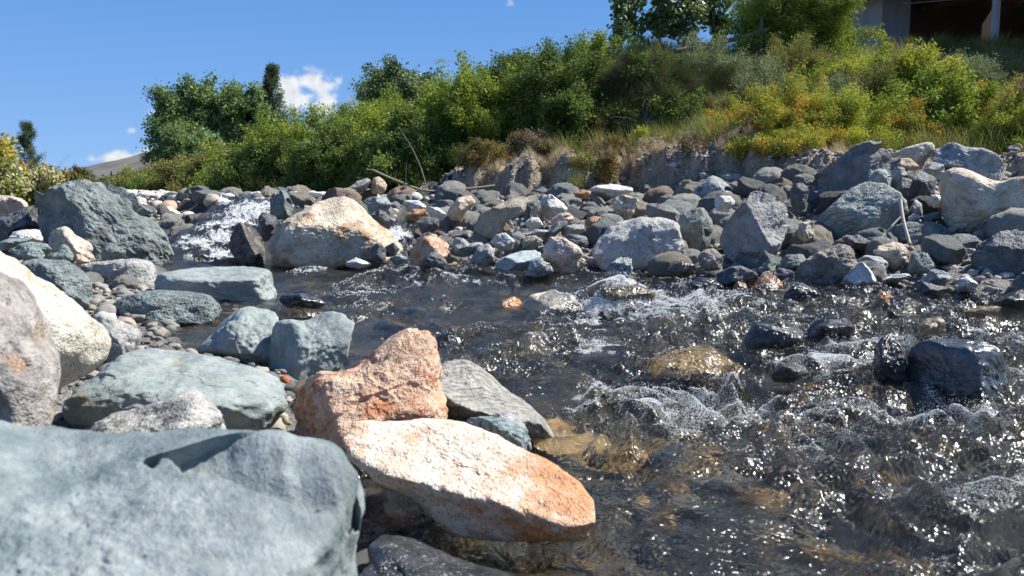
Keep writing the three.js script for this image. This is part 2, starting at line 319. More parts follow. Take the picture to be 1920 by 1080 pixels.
function stoneColour(kind, seed, opt = {}) {
  const [base, alt, stain, share] = STONE[kind], o = seed * 7.3, f = opt.f ?? 6;
  return (x, y, z) => {
    const a = fbm3(x * f + o, y * f, z * f, 5, 0.6), b = fbm3(x * f * 0.7 + 31, y * f * 0.7 + o, z * f * 0.7, 5, 0.65), g = n3(x * f * 12, y * f * 12 + o, z * f * 12);
    let c = mix3(base, alt, smoothstep(a, -0.45, 0.45));
    let s = smoothstep(b + (share - 0.5) * 1.1, -0.05, 0.28);
    if (kind === 'striated') s = smoothstep(n2((y * 1.2 - x * 0.75) * 46 + n3(x * 6, y * 6, z * 6), o + (x * 0.8 + y) * 3), 0.15, 0.7);
    if (kind === 'streaked' || kind === 'bluestripe') s = smoothstep(n2((x * 0.8 - z * 0.6 + 0.2 * y) * 20 + 1.4 * b, o + (z * 0.8 + x * 0.6) * 70), 0.12, 0.5);
    if (opt.rust) { const [rx, ry, rz, rr] = opt.rust; s = clamp(s * 0.5 + smoothstep(1 - Math.hypot(x - rx, y - ry, z - rz) / rr + 0.5 * (b + 0.4 * a), 0, 0.5), 0, 1); }   // a patch of iron stain
    c = mix3(c, stain, s * 0.8);
    if (opt.veins) {
      const v = Math.abs(n3(x * 5 + o, y * 5, z * 5 + 0.35 * a)), w = n3(x * 7, y * 7 + 9, z * 7);
      c = mix3(c, [0.42, 0.3, 0.13], smoothstep(0.045 - v, 0, 0.035) * smoothstep(w, 0.0, 0.35));
      c = mix3(c, [0.07, 0.085, 0.09], smoothstep(0.022 - Math.abs(n3(x * 9, y * 9 + o, z * 9)), 0, 0.012) * smoothstep(-w, 0.0, 0.3));
    }
    if (opt.lichen) c = mix3(c, [0.46, 0.27, 0.13], smoothstep(fbm3(x * 13 + 4, y * 13, z * 13 + o, 5, 0.65), 0.16, 0.5) * 0.7);
    const k = 1 + 0.09 * g;
    return [c[0] * k, c[1] * k, c[2] * k];
  };
}
const placedStones = [];                                         // x, z, radius: smaller stones keep clear of these
let stoneCount = 0;
// a stone whose outline, seen from the water's edge, is the measured one (metres); depth is half its thickness front to back
function rock(name, label, kind, at, outline, opt = {}) {
  const seed = ++stoneCount * 17 + 3, C = new THREE.Vector3(...at), w = EYE.clone().sub(C).normalize(), u = new THREE.Vector3(0, 1, 0).cross(w).normalize(), v = w.clone().cross(u);
  // long and short axes of the outline
  let sxx = 0, syy = 0, sxy = 0, per = 0;
  outline.forEach(([x, y], i) => { const [x1, y1] = outline[(i + 1) % outline.length]; for (let t = 0; t < 8; t++) { const px = lerp(x, x1, t / 8), py = lerp(y, y1, t / 8), l = Math.hypot(x1 - x, y1 - y) / 8; sxx += px * px * l; syy += py * py * l; sxy += px * py * l; per += l; } });
  const ang = 0.5 * Math.atan2(2 * sxy, sxx - syy), m = (sxx + syy) / 2 / per, q = Math.hypot((sxx - syy) / 2, sxy) / per, A = 1.35 * Math.sqrt(m + q), B = 1.35 * Math.sqrt(Math.max(m - q, 1e-5)), ca = Math.cos(ang), sa = Math.sin(ang), D = opt.depth ?? B;
  // facets are given across (right, up, towards the water's edge); bring them to the unit stone
  const facets = (opt.facets ?? []).map(([x, y, z, o]) => { const n = new THREE.Vector3((x * ca + y * sa) * A, (-x * sa + y * ca) * B, z * D).normalize(); return [n.x, n.y, n.z, o]; });
  const radius = polyhedron(seed, opt.sharp ?? 13, facets), g = sphere(opt.detail ?? 14).clone(), p = g.attributes.position, N = p.count, U = new Float32Array(N), V = new Float32Array(N), S = new Float32Array(96);
  const lump = opt.own ? 0.012 : opt.sharp < 11 ? 0.05 : 0.035, o = seed * 3.1;
  for (let i = 0; i < N; i++) {
    const x = p.getX(i), y = p.getY(i), z = p.getZ(i);
    let r = radius(x, y, z);
    r *= 1 + lump * n3(x * 1.9 + o, y * 1.9, z * 1.9) + 0.02 * n3(x * 4.7, y * 4.7 + o, z * 4.7);
    const a = x * A, b = y * B; U[i] = (a * ca - b * sa) * r; V[i] = (a * sa + b * ca) * r; p.setZ(i, z * D * r);
    const k = Math.floor((Math.atan2(V[i], U[i]) / (2 * Math.PI) + 1) * 96) % 96, l = Math.hypot(U[i], V[i]); if (l > S[k]) S[k] = l;
  }
  const reach = (t) => { const dx = Math.cos(t), dy = Math.sin(t); let best = 0; outline.forEach(([x0, y0], i) => { const [x1, y1] = outline[(i + 1) % outline.length], ex = x1 - x0, ey = y1 - y0, det = ex * dy - ey * dx; if (Math.abs(det) < 1e-9) return; const s = (dx * y0 - dy * x0) / det, l = (ex * y0 - ey * x0) / det; if (s >= -1e-6 && s <= 1 + 1e-6 && l > best) best = l; }); return best || 0.5 * (A + B); };
  const K = new Float32Array(96);
  for (let k = 0; k < 96; k++) { const t = (k + 0.5) / 96 * 2 * Math.PI; K[k] = reach(t) / (S[k] || S[(k + 1) % 96] || S[(k + 95) % 96] || A); }
  for (let t = 0; t < (opt.blur ?? 4); t++) { const c = K.slice(); for (let k = 0; k < 96; k++) K[k] = 0.25 * c[(k + 95) % 96] + 0.5 * c[k] + 0.25 * c[(k + 1) % 96]; }
  const mean = K.reduce((s, k) => s + k, 0) / 96, size = Math.sqrt(A * B), low = Math.min(...outline.map((q) => q[1])), f = 1 / size;
  for (let i = 0; i < N; i++) {
    const l = Math.hypot(U[i], V[i]), t = ((Math.atan2(V[i], U[i]) / (2 * Math.PI) + 1) * 96 - 0.5 + 96) % 96, k0 = Math.floor(t) % 96, e = lerp(K[k0], K[(k0 + 1) % 96], t - Math.floor(t));
    const s = lerp(mean, e, smoothstep(l / (S[k0] || 1), 0.1, 0.75));
    let a = U[i] * s, b = V[i] * s, c = p.getZ(i);
    // relief: worn lumps, pits, cracks
    const nx = a * f, ny = b * f, nz = c * f, len = Math.hypot(a, b, c) || 1;
    let step = 0, h = size * (0.014 * fbm3(nx * 3.5 + o, ny * 3.5, nz * 3.5, 4, 0.6) + 0.005 * fbm3(nx * 16, ny * 16 + o, nz * 16, 3, 0.6));
    const crack = Math.abs(n3(nx * 1.5 + o, ny * 1.5 + 0.2 * nz, nz * 1.5)); if (crack < 0.035 && !opt.own) h -= size * 0.018 * (1 - crack / 0.035);
    if (opt.crags) { const e1 = n3(nx * 2.6 + 0.6 * ny, ny * 2.6 - nx * 0.8 + o, nz * 2.2), e2 = n3(nx * 5.2, ny * 6 + nx * 3 + o, nz * 5); h += size * ((opt.crags * 0.055) * (Math.floor(e1 * 3) / 3 + smoothstep(e1 * 3 - Math.floor(e1 * 3), 0, 0.3) / 3) + opt.crags * 0.022 * (1 - 2 * Math.abs(e2))); }
    if (opt.ledges) { const e1 = ny * 1.7 + 0.55 * n3(nx * 0.9 + o, ny * 0.7, nz * 0.9) - nx * 0.5, st = e1 - Math.floor(e1), e2 = n3(nx * 2.3 + 5, ny * 2.3 + o, nz * 2.3); h += size * (0.05 * (smoothstep(st, 0, 0.1) - st) + 0.03 * Math.abs(e2) + 0.012 * (1 - 2 * Math.abs(n3(nx * 6, ny * 6 + o, nz * 6)))); }
    if (opt.own) {                                               // the step across the top of the smooth foreground boulder
      const line = (b - 0.125) + (a - 0.045) * 0.58 + 0.009 * n2(a * 24, 4) + 0.004 * n2(a * 80, 9), off = smoothstep(line, -0.002, 0.007) * (1 - smoothstep(line, 0.008, 0.1)) * smoothstep(a, 0.015, 0.05);
      step = c > 0 ? 0.036 * off : 0;
      h -= 0.012 * Math.exp(-((a - 0.19) ** 2 / 0.002 + (b - 0.085) ** 2 / 0.0006)) + 0.006 * Math.exp(-((a + 0.085) ** 2 / 0.0006 + (b - 0.06) ** 2 / 0.0006));
      h += 0.002 * fbm3(a * 12, b * 12, c * 12, 3) - 0.0022 * smoothstep(n3(a * 55, b * 55, c * 55 + 7), 0.62, 0.85);
    }
    const kk = 1 + h / len; a *= kk; b = b * kk - 0.45 * step; c = c * kk - 0.88 * step;
    b -= (opt.sink ?? (at[2] < -6.3 ? 0.4 : 0.12)) * size * smoothstep((b - low * 0.35) / low, 0.05, 0.6);
    const X = u.x * a + v.x * b + w.x * c, Y = u.y * a + v.y * b + w.y * c, Z = u.z * a + v.z * b + w.z * c;
    p.setXYZ(i, X, Y, Z);
  }
  g.computeVertexNormals();
  colourise(g, stoneColour(kind, seed, { ...opt, f: clamp(1.6 / size, 4, 16) }));
  const mesh = new THREE.Mesh(boxUv(g), stoneMaterial(kind, at[2] > -3.4 ? 0.3 : 0.75));
  mesh.position.copy(C); mesh.position.y += opt.lower ?? 0;
  put(name, mesh, label, name);
  placedStones.push([C.x, C.z, Math.max(A, D) * 0.8, C.y + low, name + ' ' + kind]);
  if (opt.wet && label.includes('water')) SUBMERGED.push([C.x, -C.z, A * 1.25, Math.max(0, C.y + Math.max(...outline.map((q) => q[1])) - waterLevel(C.x, -C.z) + 0.012)]);
}
// outlines in metres
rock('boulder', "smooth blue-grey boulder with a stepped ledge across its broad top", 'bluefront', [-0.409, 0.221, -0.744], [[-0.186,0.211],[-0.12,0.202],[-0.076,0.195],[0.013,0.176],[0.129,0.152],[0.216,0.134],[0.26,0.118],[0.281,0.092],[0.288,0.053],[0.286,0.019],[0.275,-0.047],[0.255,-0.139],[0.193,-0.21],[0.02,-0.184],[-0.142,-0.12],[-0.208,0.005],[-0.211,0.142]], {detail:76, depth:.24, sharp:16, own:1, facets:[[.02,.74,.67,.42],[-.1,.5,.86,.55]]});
rock('boulder', "big cream granite boulder leaning over a blue-grey slab", 'granite', [-1.042, 0.318, -1.529], [[-0.089,0.234],[-0.006,0.222],[0.044,0.191],[0.097,0.155],[0.141,0.109],[0.186,0.05],[0.224,0.018],[0.24,-0.011],[0.234,-0.039],[0.208,-0.07],[0.157,-0.086],[0.107,-0.129],[0.055,-0.217],[-0.05,-0.229],[-0.142,-0.133],[-0.144,0.106]], {detail:56, depth:.24, sharp:9, facets:[[.35,.8,.45,.8],[.5,-.2,.84,.78]]});
rock('boulder', "mottled warm grey boulder with orange lichen propped against cream granite", 'lilac', [-0.781, 0.358, -1.141], [[-0.068,0.138],[-0.004,0.157],[0.049,0.146],[0.076,0.118],[0.092,0.072],[0.102,0.03],[0.108,-0.005],[0.101,-0.04],[0.09,-0.077],[0.072,-0.129],[0.016,-0.166],[-0.059,-0.136],[-0.099,0.005]], {detail:60, depth:.17, sharp:9, lichen:1});
rock('boulder', "broad flat blue-green slab with rust-coloured veins", 'blue', [-0.832, 0.126, -1.91], [[-0.236,-0.009],[-0.229,0.018],[-0.2,0.042],[-0.179,0.059],[-0.166,0.081],[-0.123,0.115],[-0.076,0.131],[-0.015,0.123],[0.051,0.107],[0.119,0.089],[0.183,0.058],[0.234,0.023],[0.276,-0.012],[0.284,-0.033],[0.248,-0.064],[0.199,-0.091],[0.132,-0.101],[0.041,-0.114],[-0.089,-0.099],[-0.179,-0.065],[-0.235,-0.036]], {detail:56, depth:.3, sharp:12, veins:1, facets:[[.05,.93,.36,.6],[.5,.55,.65,.8],[-.6,.1,.8,.8]]});
rock('rock', "speckled pale grey rock with a pointed crest", 'speckled', [-0.612, 0.205, -1.345], [[-0.118,0.021],[-0.08,0.037],[-0.037,0.044],[0.009,0.052],[0.045,0.068],[0.068,0.068],[0.083,0.055],[0.092,0.033],[0.104,0.008],[0.112,-0.017],[0.094,-0.053],[-0.011,-0.056],[-0.12,-0.022]], {detail:44, depth:.1, sharp:14, facets:[[-.45,.7,.55,.7]]});
rock('boulder', "domed blue-grey boulder beside a cracked block", 'blue', [-0.984, 0.097, -2.863], [[-0.181,-0.035],[-0.127,0.011],[-0.079,0.069],[-0.031,0.112],[0.01,0.128],[0.057,0.123],[0.112,0.1],[0.131,0.069],[0.114,-0.017],[0.09,-0.116],[0.008,-0.124],[-0.091,-0.075]], {detail:36, depth:.2, sharp:12, facets:[[-.75,.1,.65,.8],[.1,.8,.6,.75],[.3,.2,.93,.8]]});
rock('boulder', "cracked blue-grey block with angular broken edges", 'blue', [-0.718, 0.085, -2.741], [[-0.132,0.029],[-0.095,0.13],[-0.051,0.107],[-0.012,0.101],[0.042,0.117],[0.11,0.141],[0.143,0.132],[0.154,0.099],[0.148,0.023],[0.128,-0.038],[0.11,-0.078],[0.049,-0.106],[-0.032,-0.142],[-0.097,-0.141],[-0.14,-0.092]], {blur:14, detail:40, depth:.2, sharp:16, facets:[[-.85,.15,.5,.6],[.05,.55,.83,.62],[.3,-.35,.88,.7]]});
rock('boulder', "oblong blue-grey rock with a dark end beside shallow still water", 'bluedark', [-1.666, 0.089, -3.767], [[-0.265,0.002],[-0.206,0.058],[-0.105,0.094],[-0.012,0.099],[0.1,0.085],[0.205,0.063],[0.248,0.026],[0.252,-0.027],[0.226,-0.074],[0.127,-0.082],[0.04,-0.091],[-0.038,-0.104],[-0.096,-0.091],[-0.178,-0.058]], {detail:30, depth:.22, sharp:16, facets:[[-.75,.2,.6,.68],[.1,.35,.93,.7],[0,.95,.3,.75]]});
rock('boulder', "long flat blue-grey slab with an overhanging front", 'blue', [-1.667, 0.105, -4.473], [[-0.336,0.089],[-0.295,0.114],[-0.175,0.135],[-0.021,0.141],[0.168,0.138],[0.263,0.122],[0.3,0.085],[0.305,0.006],[0.322,-0.063],[0.31,-0.136],[0.178,-0.147],[-0.032,-0.158],[-0.233,-0.094],[-0.339,0.008]], {detail:34, depth:.35, sharp:20, facets:[[0,.98,.2,.55],[-.1,-.35,.93,.6]]});
rock('boulder', "rounded grey boulder with a hollow in its side", 'grey', [-2.374, 0.133, -4.777], [[-0.245,0.095],[-0.1,0.119],[0.091,0.13],[0.176,0.113],[0.21,0.055],[0.196,-0.052],[0.165,-0.123],[-0.008,-0.149],[-0.091,-0.133],[-0.171,-0.07],[-0.206,0.048]], {detail:30, depth:.3, sharp:9, facets:[[-.5,-.1,.86,.6],[.5,.5,.7,.85]]});
rock('boulder', "angular blue-grey rock with one dark flat face", 'bluedark', [-2.134, 0.213, -3.68], [[-0.168,0.101],[-0.122,0.123],[-0.06,0.131],[0.05,0.123],[0.111,0.073],[0.149,0.023],[0.155,-0.033],[0.139,-0.097],[0.083,-0.158],[-0.058,-0.12],[-0.143,0.011]], {detail:30, depth:.22, sharp:22, facets:[[-.55,.0,.83,.6],[.6,.45,.66,.7]]});
rock('rock', "smooth lilac-grey flat rock at the edge of still shallows", 'grey', [-1.248, 0.175, -2.469], [[-0.049,0.081],[0.002,0.058],[0.04,0.04],[0.068,0.021],[0.074,0.002],[0.056,-0.031],[0.018,-0.068],[-0.037,-0.069],[-0.055,0.012]], {detail:24, depth:.12, sharp:10});
rock('boulder', "upright pink-orange rock with a saddle-shaped top and rough ledges", 'pinkbrown', [-0.333, 0.129, -1.86], [[-0.186,-0.074],[-0.182,0.001],[-0.169,0.036],[-0.148,0.06],[-0.122,0.07],[-0.072,0.068],[-0.04,0.076],[0.001,0.105],[0.033,0.138],[0.063,0.163],[0.097,0.169],[0.134,0.16],[0.155,0.135],[0.162,0.092],[0.163,0.039],[0.172,-0.014],[0.169,-0.061],[0.106,-0.094],[0.002,-0.115],[-0.124,-0.128],[-0.179,-0.11]], {detail:64, depth:.17, sharp:16, ledges:1, facets:[[-.92,.05,.38,.7],[.12,.42,.9,.52],[.9,.2,.35,.8]]});
rock('boulder', "tilted pink and white slab stained orange where water washes it", 'pinkslab', [-0.082, 0.098, -1.424], [[-0.245,0.063],[-0.231,0.09],[-0.201,0.095],[-0.153,0.105],[-0.096,0.113],[-0.047,0.108],[-0.006,0.1],[0.043,0.079],[0.091,0.055],[0.132,0.034],[0.172,0.009],[0.201,-0.011],[0.228,-0.036],[0.229,-0.06],[0.214,-0.096],[0.168,-0.103],[0.088,-0.104],[0.028,-0.105],[-0.019,-0.095],[-0.071,-0.067],[-0.111,-0.038],[-0.151,-0.016],[-0.183,-0.003],[-0.197,0.027],[-0.232,0.047]], {detail:72, depth:.17, sharp:14, facets:[[.14,.74,.66,.42],[-.2,-.7,.68,.86]], rust:[.17,-.05,.03,.17]});
rock('boulder', "streaked pale grey rock half under the water beside the pink rock", 'streaked', [-0.065, 0.054, -2.104], [[-0.139,0.106],[-0.101,0.133],[-0.053,0.127],[-0.011,0.1],[0.015,0.076],[0.054,0.04],[0.101,0.01],[0.159,-0.048],[0.194,-0.095],[0.105,-0.117],[-0.012,-0.07],[-0.112,-0.046],[-0.135,0.012]], {detail:40, depth:.2, sharp:14, facets:[[.3,.85,.4,.6]]});
rock('rock', "small teal stone with dark stripes beside the pink slab", 'bluestripe', [-0.025, 0.086, -1.735], [[-0.09,0.027],[-0.038,0.038],[0.016,0.032],[0.055,0.008],[0.073,-0.022],[0.062,-0.045],[0.011,-0.035],[-0.048,-0.011]], {detail:24, depth:.07, sharp:9});
rock('rock', "small pale grey stone behind the striped teal stone", 'grey', [-0.006, 0.076, -1.814], [[-0.05,0.021],[-0.03,0.033],[-0.004,0.037],[0.027,0.021],[0.044,-0.01],[0.037,-0.04],[-0.024,-0.025]], {detail:20, depth:.06, sharp:9});
rock('boulder', "dark wet slate slab under the pink slab", 'slatewet', [-0.112, 0.042, -1.167], [[-0.113,0.096],[-0.1,0.103],[-0.066,0.098],[-0.032,0.087],[0.019,0.062],[0.069,0.043],[0.12,0.03],[0.154,0.011],[0.133,-0.058],[-0.016,-0.082],[-0.114,-0.047]], {lower:-.05, detail:44, depth:.13, sharp:9, wet:1, facets:[[.1,.93,.35,.55]]});
rock('pebble', "small brick-red pebble beside the cracked blue-grey block", 'redstone', [-0.703, 0.052, -2.405], [[-0.019,0.005],[-0.011,0.016],[0.006,0.017],[0.017,0.003],[0.015,-0.012],[0.002,-0.02],[-0.012,-0.01]], {detail:14, depth:.018});
rock('boulder', "huge blue-grey boulder with a rugged face", 'bluedark', [-3.177, 0.39, -6.113], [[-0.41,0.183],[-0.398,0.251],[-0.38,0.285],[-0.319,0.326],[-0.258,0.351],[-0.172,0.368],[-0.061,0.377],[0.044,0.368],[0.144,0.341],[0.213,0.31],[0.243,0.264],[0.298,0.189],[0.367,0.109],[0.423,0.036],[0.453,-0.044],[0.503,-0.133],[0.512,-0.236],[0.474,-0.316],[0.247,-0.343],[-0.01,-0.333],[-0.285,-0.287],[-0.381,-0.18],[-0.408,-0.028]], {detail:70, depth:.55, sharp:26, crags:.7, facets:[[-.8,-.1,.58,.6],[.2,.45,.86,.56],[.1,.93,.35,.8],[.66,.35,.66,.74],[.3,.02,.95,.64]]});
rock('boulder', "pinkish white rounded boulder in front of the white-flowered bush", 'pinkwhite', [-4.289, 0.571, -6.736], [[-0.112,0.09],[-0.034,0.095],[0.051,0.083],[0.129,0.06],[0.173,0.006],[0.15,-0.033],[0.076,-0.056],[-0.006,-0.094],[-0.123,-0.108]], {detail:20, depth:.3, facets:[[-.1,-.3,.95,.7]]});
rock('boulder', "dark grey ridged rock against the huge blue-grey boulder", 'slate', [-3.936, 0.437, -6.319], [[-0.153,0.034],[-0.078,0.062],[0.01,0.098],[0.093,0.134],[0.132,0.156],[0.146,0.068],[0.152,-0.065],[0.081,-0.078],[-0.032,-0.091],[-0.101,-0.118],[-0.162,-0.131]], {detail:24, depth:.3, sharp:20, crags:1});
rock('rock', "lumpy cream rock at the foot of the huge blue-grey boulder", 'tanwhite', [-3.011, 0.307, -5.4], [[-0.135,0.03],[-0.128,0.067],[-0.099,0.103],[-0.038,0.136],[0,0.126],[0.03,0.076],[0.083,0.043],[0.137,0.007],[0.136,-0.027],[0.099,-0.077],[0.177,-0.105],[0.108,-0.128],[-0.044,-0.085],[-0.127,-0.02]], {detail:26, depth:.2, sharp:10});
rock('rock', "flat pale block with a square corner near the cream rock", 'white', [-3.44, 0.353, -5.606], [[-0.111,-0.008],[-0.076,0.043],[-0.009,0.058],[0.086,0.059],[0.109,-0.026],[0.034,-0.057],[-0.087,-0.053]], {detail:16, depth:.16, sharp:30});
rock('rock', "thin blue-green flake below the flat pale block", 'teal', [-3.285, 0.338, -5.202], [[-0.087,0.002],[-0.035,0.024],[0.109,0.036],[0.123,0.014],[0.044,-0.008],[-0.039,-0.042],[-0.09,-0.04]], {detail:14, depth:.12, sharp:18});
rock('rock', "dark-edged blue-green flake leaning below the flat pale block", 'teal', [-3.031, 0.301, -4.997], [[-0.119,0.004],[-0.063,0.048],[-0.008,0.056],[0.076,0.042],[0.109,0.003],[0.101,-0.044],[0.02,-0.052],[-0.087,-0.037]], {detail:16, depth:.14, sharp:18});
rock('rock', "fan-shaped blue-green stone behind the angular blue-grey rock", 'teal', [-2.851, 0.295, -4.694], [[-0.074,-0.006],[-0.016,0.049],[0.017,0.043],[0.053,0.023],[0.066,-0.005],[0.055,-0.035],[-0.034,-0.04]], {detail:16, depth:.1, sharp:22});
rock('rock', "pointed blue-green chip in front of the lumpy cream rock", 'teal', [-2.731, 0.288, -4.794], [[-0.084,-0.017],[-0.034,0.02],[0.012,0.066],[0.035,0.051],[0.066,-0.011],[0.055,-0.038],[-0.057,-0.04]], {detail:14, depth:.1, sharp:22});
rock('rock', "flat peach-coloured stone below the cream rock", 'peach', [-2.671, 0.243, -4.89], [[-0.041,-0.008],[-0.023,0.042],[0.011,0.036],[0.059,-0.009],[0.008,-0.033],[-0.042,-0.033]], {detail:12, depth:.1, sharp:18});
rock('rock', "small blue-black triangular stone against the huge blue-grey boulder", 'bluedark', [-2.677, 0.268, -5.295], [[-0.071,-0.001],[-0.038,0.065],[-0.005,0.067],[0.048,0.038],[0.086,0.007],[0.072,-0.033],[0.005,-0.059],[-0.066,-0.05]], {detail:16, depth:.12, sharp:20});
rock('rock', "dark brown wedge-shaped rock standing at the edge of the cascade", 'darkbrown', [-2.109, 0.269, -6.301], [[-0.141,0.013],[-0.117,0.079],[-0.063,0.177],[-0.044,0.191],[0.019,0.163],[0.074,0.116],[0.117,0.042],[0.136,-0.039],[0.13,-0.126],[0.084,-0.166],[-0.005,-0.157],[-0.079,-0.108],[-0.128,-0.067]], {detail:26, depth:.17, sharp:26, facets:[[-.75,.05,.66,.45],[.5,.55,.66,.62]]});
rock('boulder', "large tan and white boulder with rusty patches beside the cascade", 'tan', [-1.394, 0.331, -6.106], [[-0.483,-0.083],[-0.469,-0.02],[-0.449,0.032],[-0.376,0.126],[-0.252,0.2],[-0.127,0.268],[0.009,0.316],[0.125,0.331],[0.208,0.281],[0.27,0.209],[0.353,0.122],[0.459,0.057],[0.555,-0.053],[0.576,-0.108],[0.477,-0.172],[0.208,-0.211],[0.048,-0.24],[-0.16,-0.247],[-0.365,-0.233],[-0.481,-0.209]], {detail:56, depth:.42, sharp:18, facets:[[.0,-.08,1,.5],[.1,.84,.52,.56],[.72,.5,.45,.7]]});
rock('rock', "dark green-grey block standing above the cascade behind the tan boulder", 'bluedark', [-2.191, 0.591, -7.543], [[-0.103,-0.104],[-0.094,0.054],[-0.043,0.129],[0.011,0.137],[0.068,0.094],[0.107,0.007],[0.104,-0.096],[0.011,-0.112]], {detail:18, depth:.2, sharp:28, facets:[[-.85,0,.5,.5]]});
rock('rock', "dark slate stone squeezed above the tan boulder's upstream shoulder", 'slate', [-2.106, 0.42, -6.82], [[-0.074,0.05],[-0.042,0.093],[-0.007,0.1],[0.088,0.049],[0.09,-0.001],[0.043,-0.066],[-0.035,-0.123],[-0.067,-0.05]], {detail:14, depth:.13, sharp:22});
rock('rock', "dark slate chunk against the tan boulder's downstream foot", 'slate', [-0.99, 0.228, -5.693], [[-0.105,-0.031],[-0.069,0.039],[0.03,0.09],[0.081,0.047],[0.082,-0.043],[-0.012,-0.082]], {detail:14, depth:.1, sharp:24});
rock('rock', "small dark slate chip behind the chunk at the tan boulder's foot", 'slate', [-0.881, 0.256, -5.797], [[-0.05,0.024],[0.016,0.056],[0.057,0.003],[0.029,-0.042],[-0.041,-0.047]], {detail:12, depth:.08, sharp:20});
rock('rock', "low off-white stone at the water in front of the tan boulder", 'white', [-1.091, 0.173, -5.586], [[-0.092,0.004],[-0.019,0.037],[0.058,0.02],[0.111,-0.013],[0.009,-0.029],[-0.078,-0.022]], {detail:12, depth:.08});
rock('rock', "flat blue-green stone between the tan boulder and the pink pyramid", 'teal', [-0.814, 0.194, -5.689], [[-0.071,0.008],[0.004,0.042],[0.075,0.002],[0.042,-0.028],[-0.037,-0.035]], {detail:10, depth:.08});
rock('boulder', "brownish pink pyramid-shaped rock near the tan boulder", 'pinkbrown', [-0.619, 0.228, -5.894], [[-0.158,-0.066],[-0.115,0.047],[-0.044,0.15],[0.009,0.156],[0.091,0.108],[0.159,0.056],[0.147,-0.016],[0.089,-0.12],[-0.076,-0.129],[-0.153,-0.107]], {detail:20, depth:.17, sharp:26, facets:[[-.55,.15,.82,.5],[.4,.7,.6,.7]]});
rock('rock', "rounded charcoal stone in front of the brownish pink pyramid rock", 'slate', [-0.554, 0.184, -5.588], [[-0.109,-0.029],[-0.045,0.059],[0.004,0.074],[0.063,0.045],[0.099,-0.011],[0.081,-0.05],[-0.046,-0.057]], {detail:14, depth:.1, sharp:9});
rock('rock', "pale grey notched stone beside the brownish pink pyramid rock", 'grey', [-0.348, 0.269, -5.898], [[-0.119,-0.045],[-0.077,0.078],[-0.015,0.068],[0.037,0.024],[0.109,0.047],[0.151,0.016],[0.088,-0.041],[-0.016,-0.066]], {detail:14, depth:.12, sharp:14});
rock('rock', "grey slab leaning against a tan upright stone on the bar crest", 'grey', [-1.738, 0.787, -9.072], [[-0.171,-0.055],[-0.014,0.055],[0.095,0.098],[0.138,0.056],[0.085,-0.039],[-0.141,-0.083]], {detail:14, depth:.14, sharp:20});
rock('rock', "tan upright stone on the bar crest against the dark bushes", 'peach', [-1.537, 0.806, -9.175], [[-0.093,-0.065],[-0.062,0.07],[0.004,0.097],[0.059,0.055],[0.1,-0.001],[0.081,-0.056],[-0.015,-0.08]], {detail:14, depth:.12, sharp:20});
rock('rock', "blue-grey block just behind the tan boulder's crown", 'bluegrey', [-1.276, 0.586, -7.643], [[-0.117,-0.02],[-0.056,0.073],[0.062,0.075],[0.124,-0.007],[0.06,-0.067],[-0.098,-0.066]], {detail:12, depth:.15, sharp:20});
rock('rock', "dark slate slab behind the tan boulder above the trickle", 'slate', [-1.15, 0.461, -7.026], [[-0.107,0.034],[-0.028,0.083],[0.044,0.046],[0.106,-0.04],[0.06,-0.077],[-0.042,-0.052]], {detail:12, depth:.13, sharp:24});
rock('rock', "white flat stone resting over the rust-orange stone", 'white', [-0.965, 0.575, -7.843], [[-0.122,0.024],[-0.074,0.051],[0.048,0.047],[0.136,-0.024],[0.047,-0.051],[-0.062,-0.045]], {detail:12, depth:.12, sharp:22});
rock('rock', "rust-orange stone under a white flat stone on the bar", 'orange', [-0.891, 0.492, -7.431], [[-0.122,-0.022],[-0.044,0.049],[0.072,0.051],[0.11,-0.003],[0.045,-0.048],[-0.058,-0.048]], {detail:12, depth:.1, sharp:14});
rock('rock', "round dark stone beside the trickle below the rust-orange stone", 'slate', [-0.733, 0.412, -6.92], [[-0.126,0.012],[-0.006,0.075],[0.093,0.048],[0.099,-0.025],[0.041,-0.073],[-0.055,-0.06]], {detail:14, depth:.14, sharp:14});
rock('rock', "speckled tan stone upstream of the long tan slab", 'tan', [-0.486, 0.568, -7.641], [[-0.134,-0.042],[-0.034,0.077],[0.086,0.106],[0.146,0.037],[0.072,-0.029],[-0.015,-0.102],[-0.115,-0.095]], {detail:14, depth:.15, sharp:12});
rock('rock', "off-white chip next to the white flat stone", 'white', [-0.696, 0.511, -7.333], [[-0.092,0.056],[0.016,0.045],[0.099,-0.021],[0.041,-0.053],[-0.036,-0.046]], {detail:10, depth:.1, sharp:22});
rock('boulder', "long flat-sided tan slab leaning on the bar", 'tangrey', [-0.09, 0.5, -6.929], [[-0.235,-0.126],[-0.208,-0.007],[-0.048,0.073],[0.085,0.139],[0.205,0.161],[0.242,0.126],[0.198,0.007],[0.045,-0.06],[-0.022,-0.14],[-0.129,-0.153]], {detail:18, depth:.16, sharp:24, facets:[[-.15,-.05,.98,.5],[0,.9,.4,.7]]});
rock('rock', "dark upright stone behind the long leaning tan slab", 'slate', [0.192, 0.527, -7.334], [[-0.092,-0.082],[-0.06,0.058],[0.056,0.103],[0.084,0.002],[0.049,-0.075]], {detail:12, depth:.13, sharp:24});
rock('rock', "off-white angular stone right behind the dark upright one", 'white', [0.382, 0.57, -7.54], [[-0.127,-0.029],[-0.101,0.086],[-0.012,0.109],[0.104,0.029],[0.16,-0.043],[0.062,-0.087],[-0.054,-0.087]], {detail:14, depth:.15, sharp:24});
rock('boulder', "long white slab lying along the bar crest below the gravel bank", 'white', [1.138, 0.74, -9.268], [[-0.291,0],[-0.15,0.062],[0.097,0.073],[0.259,0.029],[0.274,-0.027],[0.029,-0.075],[-0.219,-0.053]], {detail:16, depth:.3, sharp:16});
